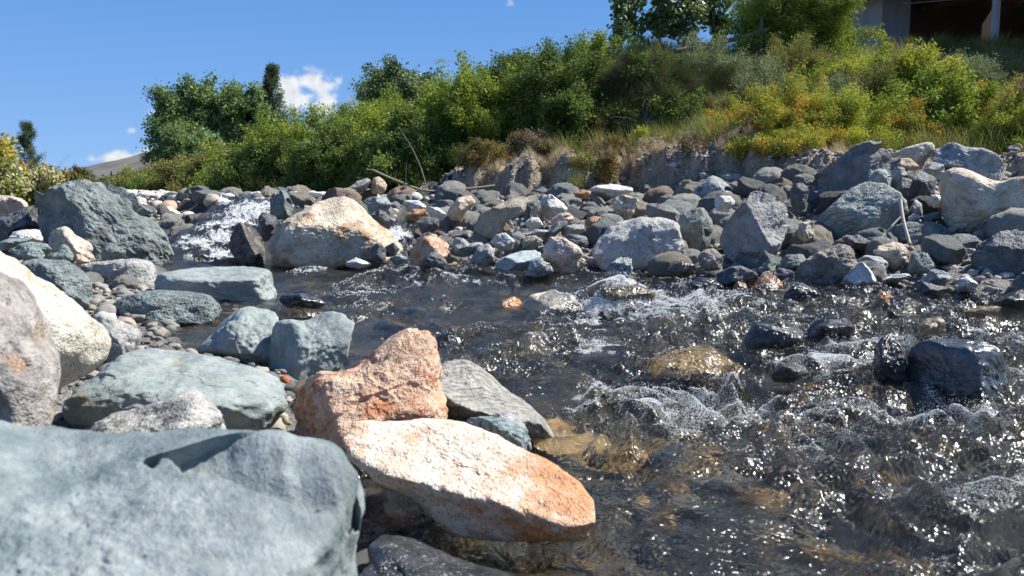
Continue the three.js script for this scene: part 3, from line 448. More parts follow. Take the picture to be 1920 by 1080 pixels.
rock('rock', "flat orange-pink stone in front of the long white slab", 'orange', [0.783, 0.705, -8.862], [[-0.11,0.004],[-0.008,0.041],[0.11,0.02],[0.068,-0.03],[-0.075,-0.035]], {detail:10, depth:.1});
rock('boulder', "large rounded pale grey granite boulder on the bar at the waterline", 'granitegrey', [0.954, 0.288, -5.901], [[-0.347,-0.067],[-0.32,0.037],[-0.252,0.117],[-0.14,0.181],[0.006,0.208],[0.174,0.205],[0.252,0.176],[0.284,0.12],[0.317,-0.004],[0.302,-0.105],[0.181,-0.181],[-0.021,-0.195],[-0.179,-0.185],[-0.271,-0.169],[-0.329,-0.124]], {detail:36, depth:.36, sharp:8, facets:[[.1,.1,.99,.75]]});
rock('boulder', "blocky green-grey stone wedged against the rounded granite boulder", 'tealgrey', [1.413, 0.405, -6.064], [[-0.147,0.048],[-0.109,0.113],[-0.018,0.154],[0.049,0.162],[0.111,0.067],[0.125,-0.002],[0.096,-0.13],[0.012,-0.178],[-0.045,-0.156],[-0.096,-0.062]], {detail:18, depth:.18, sharp:22});
rock('rock', "flat dark grey stone perched behind the rounded granite boulder", 'greydark', [1.234, 0.524, -6.529], [[-0.134,-0.037],[-0.13,0.069],[-0.047,0.072],[0.065,0.053],[0.154,-0.012],[0.123,-0.074],[-0.019,-0.056]], {detail:14, depth:.12, sharp:20});
rock('boulder', "angular blue-grey rock with a white-lit ridge near the bar crest", 'bluegrey', [2.076, 0.72, -8.261], [[-0.231,-0.066],[-0.148,0.052],[-0.012,0.167],[0.081,0.132],[0.224,0.003],[0.245,-0.051],[0.102,-0.09],[-0.082,-0.122],[-0.19,-0.13]], {detail:18, depth:.22, sharp:28});
rock('rock', "smooth grey stone peeping over the angular ridge-lit rock", 'grey', [2.451, 0.856, -8.879], [[-0.146,0.034],[-0.045,0.07],[0.086,0.062],[0.117,0.012],[0.061,-0.089],[-0.041,-0.071]], {detail:12, depth:.15, sharp:12});
rock('rock', "tan block with a flat front below the long white slab", 'tan', [1.067, 0.57, -7.54], [[-0.138,0.051],[-0.017,0.11],[0.138,0.061],[0.093,-0.064],[0.001,-0.132],[-0.094,-0.065]], {detail:14, depth:.16, sharp:26});
rock('rock', "pinkish cream rock with a ragged split top at the waterline", 'pinkwhite', [0.353, 0.233, -5.593], [[-0.135,-0.021],[-0.119,0.065],[-0.076,0.127],[0.01,0.117],[0.118,0.058],[0.156,0.002],[0.103,-0.036],[0.119,-0.09],[0.033,-0.123],[-0.059,-0.113]], {detail:22, depth:.15, sharp:22, ledges:1});
rock('rock', "pale blue-white wedge lying flat at the waterline", 'bluewhite', [0.053, 0.2, -5.489], [[-0.19,-0.045],[-0.111,0.029],[0.017,0.069],[0.123,0.076],[0.155,0.029],[0.097,-0.056],[-0.089,-0.064]], {detail:16, depth:.14, sharp:24, facets:[[0,.9,.43,.6]]});
rock('rock', "small blue-grey stone with a dark notch between wedge and pinkish cream rock", 'bluegrey', [0.179, 0.164, -5.284], [[-0.096,-0.049],[-0.05,0.055],[0.001,0.066],[0.072,0.028],[0.107,-0.023],[0.001,-0.052]], {detail:14, depth:.1, sharp:24});
rock('rock', "round grey stone at the water near the notched pale grey one", 'grey', [-0.211, 0.219, -5.793], [[-0.101,-0.055],[-0.05,0.054],[0.039,0.087],[0.086,0.034],[0.078,-0.027],[0.005,-0.077]], {detail:14, depth:.12, sharp:12});
rock('rock', "pale rounded stone above the blue-white wedge", 'white', [-0.071, 0.298, -6.203], [[-0.108,-0.014],[-0.054,0.054],[0.018,0.068],[0.1,0.003],[0.072,-0.054],[-0.03,-0.056]], {detail:14, depth:.12, sharp:12});
rock('rock', "small off-white egg-shaped stone below the long tan slab", 'white', [0.184, 0.429, -6.72], [[-0.086,-0.003],[-0.021,0.051],[0.044,0.044],[0.087,-0.023],[-0.034,-0.051]], {detail:12, depth:.1, sharp:12});
rock('rock', "thin flat blue-grey stone under the egg-shaped one", 'bluegrey', [0.202, 0.357, -6.411], [[-0.12,-0.018],[-0.009,0.03],[0.096,0.024],[0.072,-0.016],[-0.033,-0.028]], {detail:10, depth:.12, sharp:20});
rock('rock', "brownish stone behind the blue-white wedge", 'tangrey', [0.147, 0.298, -6.002], [[-0.077,0.001],[-0.036,0.05],[0.033,0.055],[0.091,0.013],[0.039,-0.043],[-0.059,-0.059]], {detail:12, depth:.1, sharp:14});
rock('rock', "dark grey leaning slab above the pinkish cream rock", 'greydark', [0.36, 0.383, -6.514], [[-0.107,-0.072],[-0.063,0.003],[0.024,0.069],[0.105,0.062],[0.068,-0.003],[-0.038,-0.069]], {detail:12, depth:.1, sharp:20});
rock('rock', "grey bun-shaped stone stacked beside the dark leaning slab", 'grey', [0.508, 0.381, -6.514], [[-0.105,-0.019],[-0.062,0.034],[0.076,0.046],[0.099,-0.018],[-0.048,-0.049]], {detail:12, depth:.12, sharp:14});
rock('rock', "dark grey flat stone under the bun-shaped one", 'greydark', [0.498, 0.309, -6.104], [[-0.107,0.009],[-0.055,0.052],[0.074,0.035],[0.093,-0.031],[-0.007,-0.059]], {detail:12, depth:.1, sharp:16});
rock('rock', "pink-topped stone above the dark leaning slab", 'pinkwhite', [0.451, 0.462, -7.026], [[-0.125,-0.032],[-0.038,0.043],[0.059,0.052],[0.104,-0.011],[0.03,-0.045]], {detail:12, depth:.1, sharp:20});
rock('rock', "orange-sided stone near the rounded granite boulder's shoulder", 'orange', [0.705, 0.438, -6.923], [[-0.076,0.002],[-0.004,0.044],[0.082,0.038],[0.043,-0.031],[-0.056,-0.049]], {detail:12, depth:.1, sharp:20});
rock('rock', "pale teal wedge lying under the rounded granite boulder", 'tealwhite', [0.739, 0.159, -5.384], [[-0.096,0.003],[-0.014,0.069],[0.069,0.07],[0.086,-0.016],[0.055,-0.06],[-0.085,-0.059]], {detail:16, depth:.1, sharp:28, facets:[[0,-.1,.99,.5],[.2,.85,.5,.7]]});
rock('rock', "round pinkish grey cobble at the waterline", 'pinkgrey', [1.317, 0.225, -5.24], [[-0.083,0.02],[-0.044,0.068],[0.024,0.074],[0.083,0.012],[0.067,-0.059],[-0.021,-0.072],[-0.069,-0.041]], {detail:18, depth:.07, sharp:8});
rock('boulder', "cream rock standing in the riffle with water all round it", 'cream', [0.208, 0.045, -4.215], [[-0.15,0.006],[-0.113,0.064],[-0.031,0.08],[0.067,0.078],[0.124,0.059],[0.144,0.016],[0.137,-0.057],[0.002,-0.083],[-0.137,-0.059]], {detail:22, depth:.15, sharp:12, wet:1, facets:[[0,.85,.5,.7]]});
rock('rock', "wet orange rock beside the cream rock in the riffle", 'orangewet', [-0.018, 0.023, -4.263], [[-0.093,-0.027],[-0.043,0.048],[0.032,0.074],[0.077,0.039],[0.065,-0.044],[-0.035,-0.068]], {detail:16, depth:.1, sharp:10, wet:1});
rock('boulder', "big faceted grey boulder with a lit sloping right face", 'greyfacet', [1.758, 0.409, -5.712], [[-0.261,-0.071],[-0.204,0.055],[-0.111,0.18],[-0.042,0.267],[-0.007,0.284],[0.1,0.256],[0.205,0.195],[0.228,0.107],[0.214,-0.016],[0.155,-0.165],[0.057,-0.247],[-0.013,-0.28],[-0.123,-0.233],[-0.221,-0.184]], {detail:34, depth:.26, sharp:30, facets:[[-.5,-.05,.86,.42],[.55,.5,.66,.45],[0,.95,.3,.85]]});
rock('boulder', "tall dark grey angular boulder at the top of the rock pile", 'greydark', [3.046, 0.828, -7.065], [[-0.342,-0.382],[-0.328,-0.04],[-0.286,0.075],[-0.16,0.159],[-0.024,0.274],[0.085,0.321],[0.169,0.294],[0.282,0.206],[0.345,0.146],[0.361,-0.047],[0.27,-0.121],[-0.032,-0.196],[-0.227,-0.35]], {detail:30, depth:.35, sharp:28, facets:[[-.45,.2,.87,.5],[.75,.2,.62,.7]]});
rock('boulder', "rounded grey-green boulder with slanting striations below the dark angular one", 'striated', [2.707, 0.507, -6.125], [[-0.351,-0.137],[-0.308,-0.014],[-0.212,0.108],[-0.092,0.214],[0.016,0.255],[0.148,0.24],[0.252,0.172],[0.314,0.094],[0.296,-0.01],[0.19,-0.142],[0.073,-0.223],[-0.073,-0.247],[-0.224,-0.209]], {detail:34, depth:.3, sharp:14, facets:[[.1,.6,.79,.55],[-.3,-.4,.86,.65],[.7,-.1,.7,.7]]});
rock('boulder', "big tan rough-textured boulder overhanging a dark gap", 'tan', [3.447, 0.596, -5.733], [[-0.344,0.12],[-0.325,0.221],[-0.271,0.266],[-0.16,0.258],[-0.082,0.204],[-0.005,0.168],[0.07,0.155],[0.172,0.196],[0.265,0.174],[0.345,0.005],[0.287,-0.201],[0.071,-0.232],[-0.113,-0.221],[-0.259,-0.173],[-0.306,-0.084],[-0.32,0.031]], {detail:38, depth:.32, sharp:14, facets:[[-.9,0,.4,.75],[.1,.25,.96,.6],[0,-.6,.8,.7]]});
rock('rock', "pale cream rock behind the dark angular boulder", 'cream', [3.919, 1.071, -7.795], [[-0.223,0.005],[-0.044,0.078],[0.103,0.115],[0.168,0.088],[0.161,0.003],[0.048,-0.118],[-0.127,-0.081]], {detail:18, depth:.25, sharp:14});
rock('boulder', "blue-grey double-humped boulder behind the big tan boulder", 'bluegrey', [4.292, 0.974, -7.483], [[-0.336,0.079],[-0.239,0.176],[-0.154,0.201],[-0.052,0.146],[0.102,0.128],[0.217,0.071],[0.271,-0.025],[0.288,-0.151],[0.162,-0.213],[0.005,-0.147],[-0.169,-0.063],[-0.309,-0.011]], {detail:28, depth:.3, sharp:20, facets:[[.5,.2,.84,.6],[-.3,.7,.64,.7]]});
rock('rock', "flat green-grey rock jammed between striated and tan boulders", 'tealgrey', [2.926, 0.37, -5.758], [[-0.268,-0.049],[-0.157,0.055],[-0.034,0.097],[0.132,0.099],[0.233,0.036],[0.194,-0.039],[0.032,-0.099],[-0.139,-0.09]], {detail:18, depth:.2, sharp:14});
rock('boulder', "dark blue-grey slab with a bright scooped top at the waterline", 'slatefacet', [3.091, 0.278, -4.894], [[-0.221,-0.025],[-0.174,0.066],[-0.068,0.146],[-0.004,0.158],[0.095,0.145],[0.187,0.073],[0.196,-0.094],[0.021,-0.134],[-0.163,-0.143]], {detail:26, depth:.22, sharp:24, facets:[[-.1,-.1,.98,.5],[.1,.8,.6,.6]]});
rock('boulder', "low dark rock under the overhanging big tan boulder", 'slate', [3.037, 0.24, -5.493], [[-0.252,-0.005],[-0.158,0.083],[0.071,0.154],[0.246,0.128],[0.185,-0.062],[-0.018,-0.154],[-0.201,-0.15]], {detail:16, depth:.2, sharp:14});
rock('boulder', "rough brown-grey rock with a ragged white-edged top at the waterline", 'brownrough', [2.049, 0.184, -5.135], [[-0.208,-0.06],[-0.158,0.022],[-0.065,0.092],[0.079,0.153],[0.141,0.132],[0.18,0.053],[0.158,-0.025],[0.079,-0.106],[-0.056,-0.128],[-0.185,-0.116]], {detail:26, depth:.18, sharp:20, crags:1, facets:[[-.2,-.15,.96,.5],[.2,.8,.55,.7]]});
rock('rock', "pale grey pyramid stone at the waterline", 'white', [2.17, 0.139, -4.929], [[-0.116,-0.064],[-0.055,0.042],[0.012,0.1],[0.074,0.035],[0.108,-0.033],[-0.001,-0.065]], {detail:16, depth:.1, sharp:30, facets:[[-.1,.3,.95,.5]]});
rock('rock', "round tan stone under a pale stick", 'tan', [2.549, 0.257, -5.294], [[-0.128,0.007],[-0.085,0.055],[-0.003,0.082],[0.062,0.072],[0.102,0.013],[0.081,-0.051],[0.017,-0.105],[-0.054,-0.049]], {detail:18, depth:.12, sharp:9});
rock('rock', "whitish split stone beside the round tan stone", 'tealwhite', [2.38, 0.188, -5.186], [[-0.123,0.025],[-0.047,0.07],[0.036,0.061],[0.083,0.026],[0.079,-0.064],[-0.009,-0.085],[-0.037,-0.035]], {detail:16, depth:.1, sharp:20});
rock('rock', "bright orange wet stone at the waterline", 'orangewet', [1.567, 0.093, -4.823], [[-0.098,-0.032],[-0.068,0.032],[0.002,0.06],[0.063,0.049],[0.093,-0.005],[0.066,-0.043],[-0.055,-0.052]], {detail:16, depth:.08, sharp:10, wet:1});
rock('rock', "small golden wet stone next to the bright orange one", 'tanwet', [1.411, 0.076, -4.872], [[-0.058,-0.014],[-0.016,0.04],[0.036,0.028],[0.051,-0.011],[0.007,-0.039]], {detail:12, depth:.05, sharp:9, wet:1});
rock('rock', "green-grey oval stone behind the rough brown-grey rock", 'tealgrey', [1.873, 0.196, -5.287], [[-0.097,-0.017],[-0.039,0.057],[0.069,0.065],[0.098,0.017],[0.025,-0.066],[-0.079,-0.057]], {detail:14, depth:.12, sharp:12});
rock('rock', "dark slate rock with a white rim behind the orange wet stone", 'slate', [1.436, 0.128, -5.028], [[-0.127,0.021],[-0.043,0.067],[0.021,0.074],[0.111,0.037],[0.15,-0.022],[0.025,-0.064],[-0.125,-0.057]], {detail:16, depth:.13, sharp:22});
rock('rock', "green-grey upright stone beside the oval one", 'tealgrey', [1.683, 0.174, -5.184], [[-0.069,-0.015],[0.01,0.067],[0.048,0.045],[0.045,-0.023],[-0.007,-0.064]], {detail:12, depth:.08, sharp:16});
rock('rock', "dark stone between the orange wet stone and rough brown rock", 'slate', [1.754, 0.132, -5.079], [[-0.076,0.013],[-0.035,0.053],[0.061,0.028],[0.063,-0.038],[-0.021,-0.052]], {detail:12, depth:.08, sharp:20});
rock('rock', "dark layered stone below the striated boulder", 'slate', [2.445, 0.325, -5.603], [[-0.109,0.026],[0.003,0.048],[0.1,-0.001],[0.069,-0.048],[-0.061,-0.029]], {detail:12, depth:.1, sharp:24});
rock('rock', "squarish cream stone between the grey boulders", 'tanwhite', [2.117, 0.4, -5.711], [[-0.059,-0.041],[-0.048,0.059],[0.048,0.065],[0.058,-0.039],[-0.005,-0.074]], {detail:12, depth:.09, sharp:26});
rock('rock', "small grey upright stone between striated and tan boulders", 'grey', [3.064, 0.55, -6.029], [[-0.052,-0.013],[-0.009,0.081],[0.037,0.039],[0.047,-0.045],[-0.026,-0.063]], {detail:12, depth:.09, sharp:12});
rock('rock', "blue-grey broken stone on top of the striated boulder", 'bluegrey', [3.027, 0.796, -6.559], [[-0.101,-0.023],[-0.041,0.077],[0.037,0.076],[0.085,0.003],[0.075,-0.067],[-0.034,-0.066]], {detail:12, depth:.1, sharp:24});
rock('rock', "grey block in the middle of the pile's top", 'grey', [3.222, 0.828, -6.663], [[-0.073,-0.024],[-0.019,0.078],[0.037,0.06],[0.069,0.002],[0.008,-0.083]], {detail:12, depth:.1, sharp:14});
rock('rock', "small dark stone tucked below the grey block", 'slate', [3.119, 0.732, -6.351], [[-0.062,-0.034],[-0.02,0.075],[0.061,0.047],[0.03,-0.062],[-0.026,-0.069]], {detail:12, depth:.1, sharp:20});
rock('rock', "dark rounded stone behind the pale stick", 'slate', [3.35, 0.746, -6.553], [[-0.12,0.083],[-0.014,0.127],[0.121,0.052],[0.109,-0.074],[-0.001,-0.13],[-0.093,-0.087]], {detail:14, depth:.14, sharp:14});
rock('rock', "grey stone at the foot of the double-humped boulder", 'grey', [3.68, 0.881, -6.97], [[-0.104,-0.03],[-0.028,0.076],[0.073,0.049],[0.084,-0.04],[-0.008,-0.069]], {detail:12, depth:.14, sharp:14});
rock('rock', "flat pinkish stone on top of the rock pile", 'peach', [3.467, 0.93, -7.076], [[-0.124,0.016],[-0.078,0.061],[0.046,0.061],[0.138,-0.027],[0.052,-0.063],[-0.087,-0.045]], {detail:12, depth:.12, sharp:22});
rock('rock', "small white stone in the dark hollow beside the big tan boulder", 'white', [3.27, 0.612, -6.137], [[-0.054,-0.01],[-0.033,0.043],[0.02,0.049],[0.059,-0.024],[-0.01,-0.05]], {detail:10, depth:.08, sharp:16});
rock('rock', "tiny white stone lying on the flat green-grey rock", 'white', [2.973, 0.487, -5.872], [[-0.044,0],[-0.005,0.036],[0.041,0.016],[0.032,-0.025],[-0.031,-0.028]], {detail:10, depth:.07, sharp:12});
rock('rock', "green-grey chip leaning under the big tan boulder", 'tealgrey', [3.136, 0.49, -5.922], [[-0.08,-0.018],[-0.036,0.028],[0.048,0.047],[0.068,-0.016],[-0.033,-0.043]], {detail:10, depth:.1, sharp:16});
rock('rock', "dark knobbly stone left in the gap before the dark angular boulder", 'slate', [2.394, 0.659, -6.645], [[-0.073,0.044],[-0.041,0.101],[0.027,0.107],[0.076,0.043],[0.061,-0.085],[-0.02,-0.114],[-0.069,-0.057]], {detail:14, depth:.13, sharp:18});
rock('rock', "white stone behind the faceted grey boulder", 'white', [1.772, 0.602, -6.639], [[-0.078,0.014],[-0.037,0.057],[0.047,0.054],[0.09,-0.001],[0.036,-0.058],[-0.076,-0.044]], {detail:12, depth:.12, sharp:14});
rock('rock', "dark flat stone with a pale top in shallow water", 'slatefacet', [2.405, 0.108, -4.523], [[-0.1,0.014],[-0.061,0.046],[0.028,0.022],[0.094,0.014],[0.066,-0.042],[-0.031,-0.032]], {detail:14, depth:.1, sharp:24});
rock('rock', "white flat stone at the pebbly water's edge", 'white', [2.648, 0.127, -4.576], [[-0.051,0.023],[-0.004,0.052],[0.054,0.008],[0.04,-0.043],[-0.044,-0.033]], {detail:12, depth:.1, sharp:20});
rock('rock', "blue-grey ridged stone behind the pale-topped flat one", 'bluegrey', [2.553, 0.151, -4.729], [[-0.093,-0.028],[-0.028,0.055],[0.037,0.042],[0.088,0.001],[0.032,-0.048]], {detail:14, depth:.1, sharp:24});
rock('rock', "long thin white stone at the waterline", 'white', [2.385, 0.139, -4.879], [[-0.097,-0.016],[-0.025,0.016],[0.051,0.03],[0.085,0.008],[-0.013,-0.028]], {detail:10, depth:.1, sharp:20});
rock('rock', "blue-grey stone just below the round tan stone", 'bluedark', [2.637, 0.196, -5.086], [[-0.082,-0.03],[-0.058,0.083],[0.031,0.088],[0.09,-0.001],[0.049,-0.08],[-0.039,-0.084]], {detail:14, depth:.12, sharp:20});
rock('rock', "dark rounded stone among fine pebbles at the water's edge", 'slate', [2.929, 0.144, -4.477], [[-0.077,0.004],[-0.019,0.068],[0.057,0.055],[0.071,-0.047],[-0.06,-0.06]], {detail:14, depth:.13, sharp:12});
rock('rock', "flat black wet slab in shallow water", 'slatewet', [2.498, 0.114, -3.87], [[-0.122,-0.03],[-0.066,0.021],[0.02,0.044],[0.091,0.027],[0.087,-0.024],[-0.019,-0.035]], {detail:14, depth:.14, sharp:16, wet:1});
rock('rock', "black wet rock with spray in front of the rough brown-grey rock", 'slatewet', [1.642, 0.083, -4.47], [[-0.098,-0.04],[-0.062,0.063],[0.002,0.067],[0.058,0.042],[0.122,0.002],[0.046,-0.051],[-0.049,-0.064]], {detail:16, depth:.12, sharp:14, wet:1});
rock('rock', "round orange wet cobble alone in the riffle", 'orangewet', [1.974, 0.1, -4.17], [[-0.044,0.006],[-0.013,0.033],[0.023,0.033],[0.042,0.002],[0.025,-0.03],[-0.024,-0.033]], {detail:12, depth:.05, wet:1});
rock('rock', "small round black stone alone in the riffle below the rough brown-grey rock", 'slatewet', [1.71, 0.103, -3.517], [[-0.026,0.006],[-0.009,0.024],[0.018,0.015],[0.026,-0.017],[-0.016,-0.02]], {detail:10, depth:.04, wet:1});
rock('rock', "rounded brown wet rock with foam round it", 'tanwet', [1.646, 0.118, -3.066], [[-0.053,-0.001],[-0.023,0.03],[0.022,0.042],[0.044,0.023],[0.046,-0.023],[-0.035,-0.041]], {detail:16, depth:.08, sharp:9, wet:1});
rock('rock', "small black stone breaking the surface near the flat tan wet one", 'slatewet', [2.322, 0.106, -3.869], [[-0.036,0.005],[-0.005,0.029],[0.027,0.016],[0.032,-0.02],[-0.021,-0.024]], {detail:10, depth:.06, wet:1});
rock('rock', "flat tan wet stone just under the surface", 'tanwet', [2.139, 0.109, -3.568], [[-0.075,-0.007],[-0.018,0.021],[0.062,0.03],[0.075,0.007],[0.008,-0.024],[-0.062,-0.03]], {detail:12, depth:.1, wet:1});
rock('boulder', "smooth dark blue-grey wet boulder standing in the rapids", 'slateblue', [1.375, 0.066, -2.407], [[-0.139,0.066],[-0.122,0.087],[-0.077,0.109],[-0.012,0.12],[0.067,0.115],[0.107,0.102],[0.125,0.073],[0.136,0.02],[0.141,-0.046],[0.131,-0.083],[0.078,-0.099],[-0.081,-0.119],[-0.14,-0.104],[-0.139,-0.009]], {detail:44, depth:.16, sharp:11, wet:1, facets:[[-.42,-.1,.9,.4],[.8,.3,.52,.68],[.05,.97,.25,.8]]});
rock('rock', "rugged black wet rock touching the smooth dark boulder", 'slatewet', [1.219, 0.086, -2.509], [[-0.047,0.035],[-0.033,0.075],[-0.008,0.094],[0.023,0.079],[0.039,0.042],[0.048,-0.014],[0.043,-0.08],[-0.026,-0.078],[-0.051,-0.023]], {detail:24, depth:.1, sharp:16, crags:1, wet:1});
rock('rock', "long black wet rock with water curtaining over it", 'slatewet', [1.04, 0.07, -3.111], [[-0.113,-0.016],[-0.081,0.051],[-0.002,0.061],[0.082,0.053],[0.122,0.009],[0.112,-0.027],[0.013,-0.056],[-0.1,-0.063]], {detail:22, depth:.14, sharp:14, wet:1});
rock('rock', "humped black wet rock beside the water-curtained one", 'slatewet', [1.35, 0.063, -3.311], [[-0.097,-0.043],[-0.076,0.028],[-0.007,0.063],[0.063,0.055],[0.099,0.007],[0.078,-0.032],[-0.037,-0.064]], {detail:22, depth:.14, sharp:12, wet:1});
rock('rock', "golden-brown rock under thin running water", 'golden', [0.668, -0.03, -2.849], [[-0.181,-0.008],[-0.131,0.03],[-0.041,0.06],[0.043,0.084],[0.107,0.067],[0.142,0.023],[0.155,-0.026],[0.071,-0.066],[-0.078,-0.064],[-0.164,-0.043]], {lower:-.015, detail:30, depth:.18, sharp:9, wet:1});
rock('rock', "small black stone with splashes above the golden-brown rock", 'slatewet', [0.451, -0.01, -3.052], [[-0.045,-0.01],[-0.03,0.034],[0.002,0.035],[0.046,0.003],[0.046,-0.024],[-0.018,-0.031]], {detail:14, depth:.07, wet:1});
rock('rock', "brown wet boulder with water sliding over its top", 'brownwet', [0.566, 0.079, -4.269], [[-0.207,-0.071],[-0.193,0.005],[-0.088,0.082],[0.031,0.099],[0.151,0.078],[0.226,0.011],[0.138,-0.058],[-0.071,-0.099]], {detail:24, depth:.2, sharp:9, wet:1});
rock('rock', "brown wet stone beneath the rounded granite boulder", 'brownwet', [1.121, 0.169, -5.184], [[-0.102,-0.02],[-0.067,0.036],[0.004,0.055],[0.084,0.029],[0.094,-0.025],[-0.021,-0.055]], {detail:12, depth:.08, wet:1});
rock('rock', "black wet rock next to the small golden wet stone", 'slatewet', [1.189, 0.082, -4.873], [[-0.125,-0.01],[-0.043,0.061],[0.049,0.055],[0.134,-0.008],[0.06,-0.048],[-0.082,-0.052]], {detail:14, depth:.1, wet:1});
rock('rock', "yellowish wet slab awash beside the streaked rock", 'golden', [0.139, 0.037, -2.051], [[-0.14,0.061],[-0.083,0.091],[-0.001,0.064],[0.091,0.014],[0.137,-0.036],[0.091,-0.082],[0,-0.073],[-0.081,-0.018]], {lower:-.1, detail:36, depth:.14, sharp:10, wet:1, facets:[[.2,.9,.35,.5]]});
rock('rock', "dark low rock in foam below the golden-brown rock", 'slatewet', [0.893, 0.059, -2.506], [[-0.061,-0.014],[-0.031,0.026],[0.019,0.039],[0.05,0.022],[0.06,-0.005],[0.008,-0.033],[-0.051,-0.033]], {detail:18, depth:.08, wet:1});
rock('rock', "low dark rock with water sheeting over it", 'slatewet', [-1.066, 0.106, -3.97], [[-0.116,0.014],[-0.064,0.047],[0.012,0.047],[0.097,0.007],[0.135,-0.019],[0.048,-0.045],[-0.066,-0.036]], {detail:16, depth:.14, wet:1});
// ---------------------------------------------------------------- cobbles of the bar, one by one, and the pebbles between them
const VARIANTS = Array.from({ length: 16 }, (_, k) => {
  const g = sphere(k % 2 ? 7 : 9).clone(), p = g.attributes.position, r = rng(900 + k), sharp = 20 + r() * 22, radius = polyhedron(700 + k, sharp, []), sy = 0.5 + r() * 0.3, sz = 0.65 + r() * 0.35;
  for (let i = 0; i < p.count; i++) {
    const x = p.getX(i), y = p.getY(i), z = p.getZ(i), q = radius(x, y, z) * (1 + 0.06 * n3(x * 2 + k * 5, y * 2, z * 2) + 0.03 * n3(x * 5, y * 5 + k, z * 5) + 0.015 * n3(x * 12, y * 12 + k, z * 12));
    p.setXYZ(i, x * q, y * q * sy, z * q * sz);
  }
  g.computeVertexNormals();
  colourise(g, (x, y, z) => { const v = 0.86 + 0.22 * fbm3(x * 2 + k, y * 2, z * 2, 4, 0.65); return [v, v, v * (0.98 + 0.04 * n3(x, y, z + k))]; });
  return boxUv(g);
});
const TINTS = {                                                  // dry stones of the bar
  grey: [[0.44, 0.435, 0.42], [0.36, 0.36, 0.35], [0.52, 0.51, 0.485]], white: [[0.66, 0.645, 0.6], [0.57, 0.56, 0.525]], dark: [[0.17, 0.174, 0.178], [0.25, 0.252, 0.252]],
  blue: [[0.34, 0.375, 0.37], [0.43, 0.46, 0.455]], tan: [[0.62, 0.56, 0.46], [0.54, 0.48, 0.385]], pink: [[0.62, 0.48, 0.385], [0.5, 0.35, 0.245]],
};
const cobbleMaterials = {};
for (const [k, list] of Object.entries(TINTS)) cobbleMaterials[k] = list.map((c) => { const m = new THREE.MeshStandardMaterial({ color: rgb(...c), vertexColors: true, roughness: 0.85, bumpScale: 0.06 }); m.map = ROUGH.map; m.bumpMap = ROUGH.bump; return m; });
const WORD = { grey: 'plain grey', white: 'chalky white', dark: 'charcoal-dark', blue: 'blue-grey', tan: 'tan', pink: 'pinkish brown' };
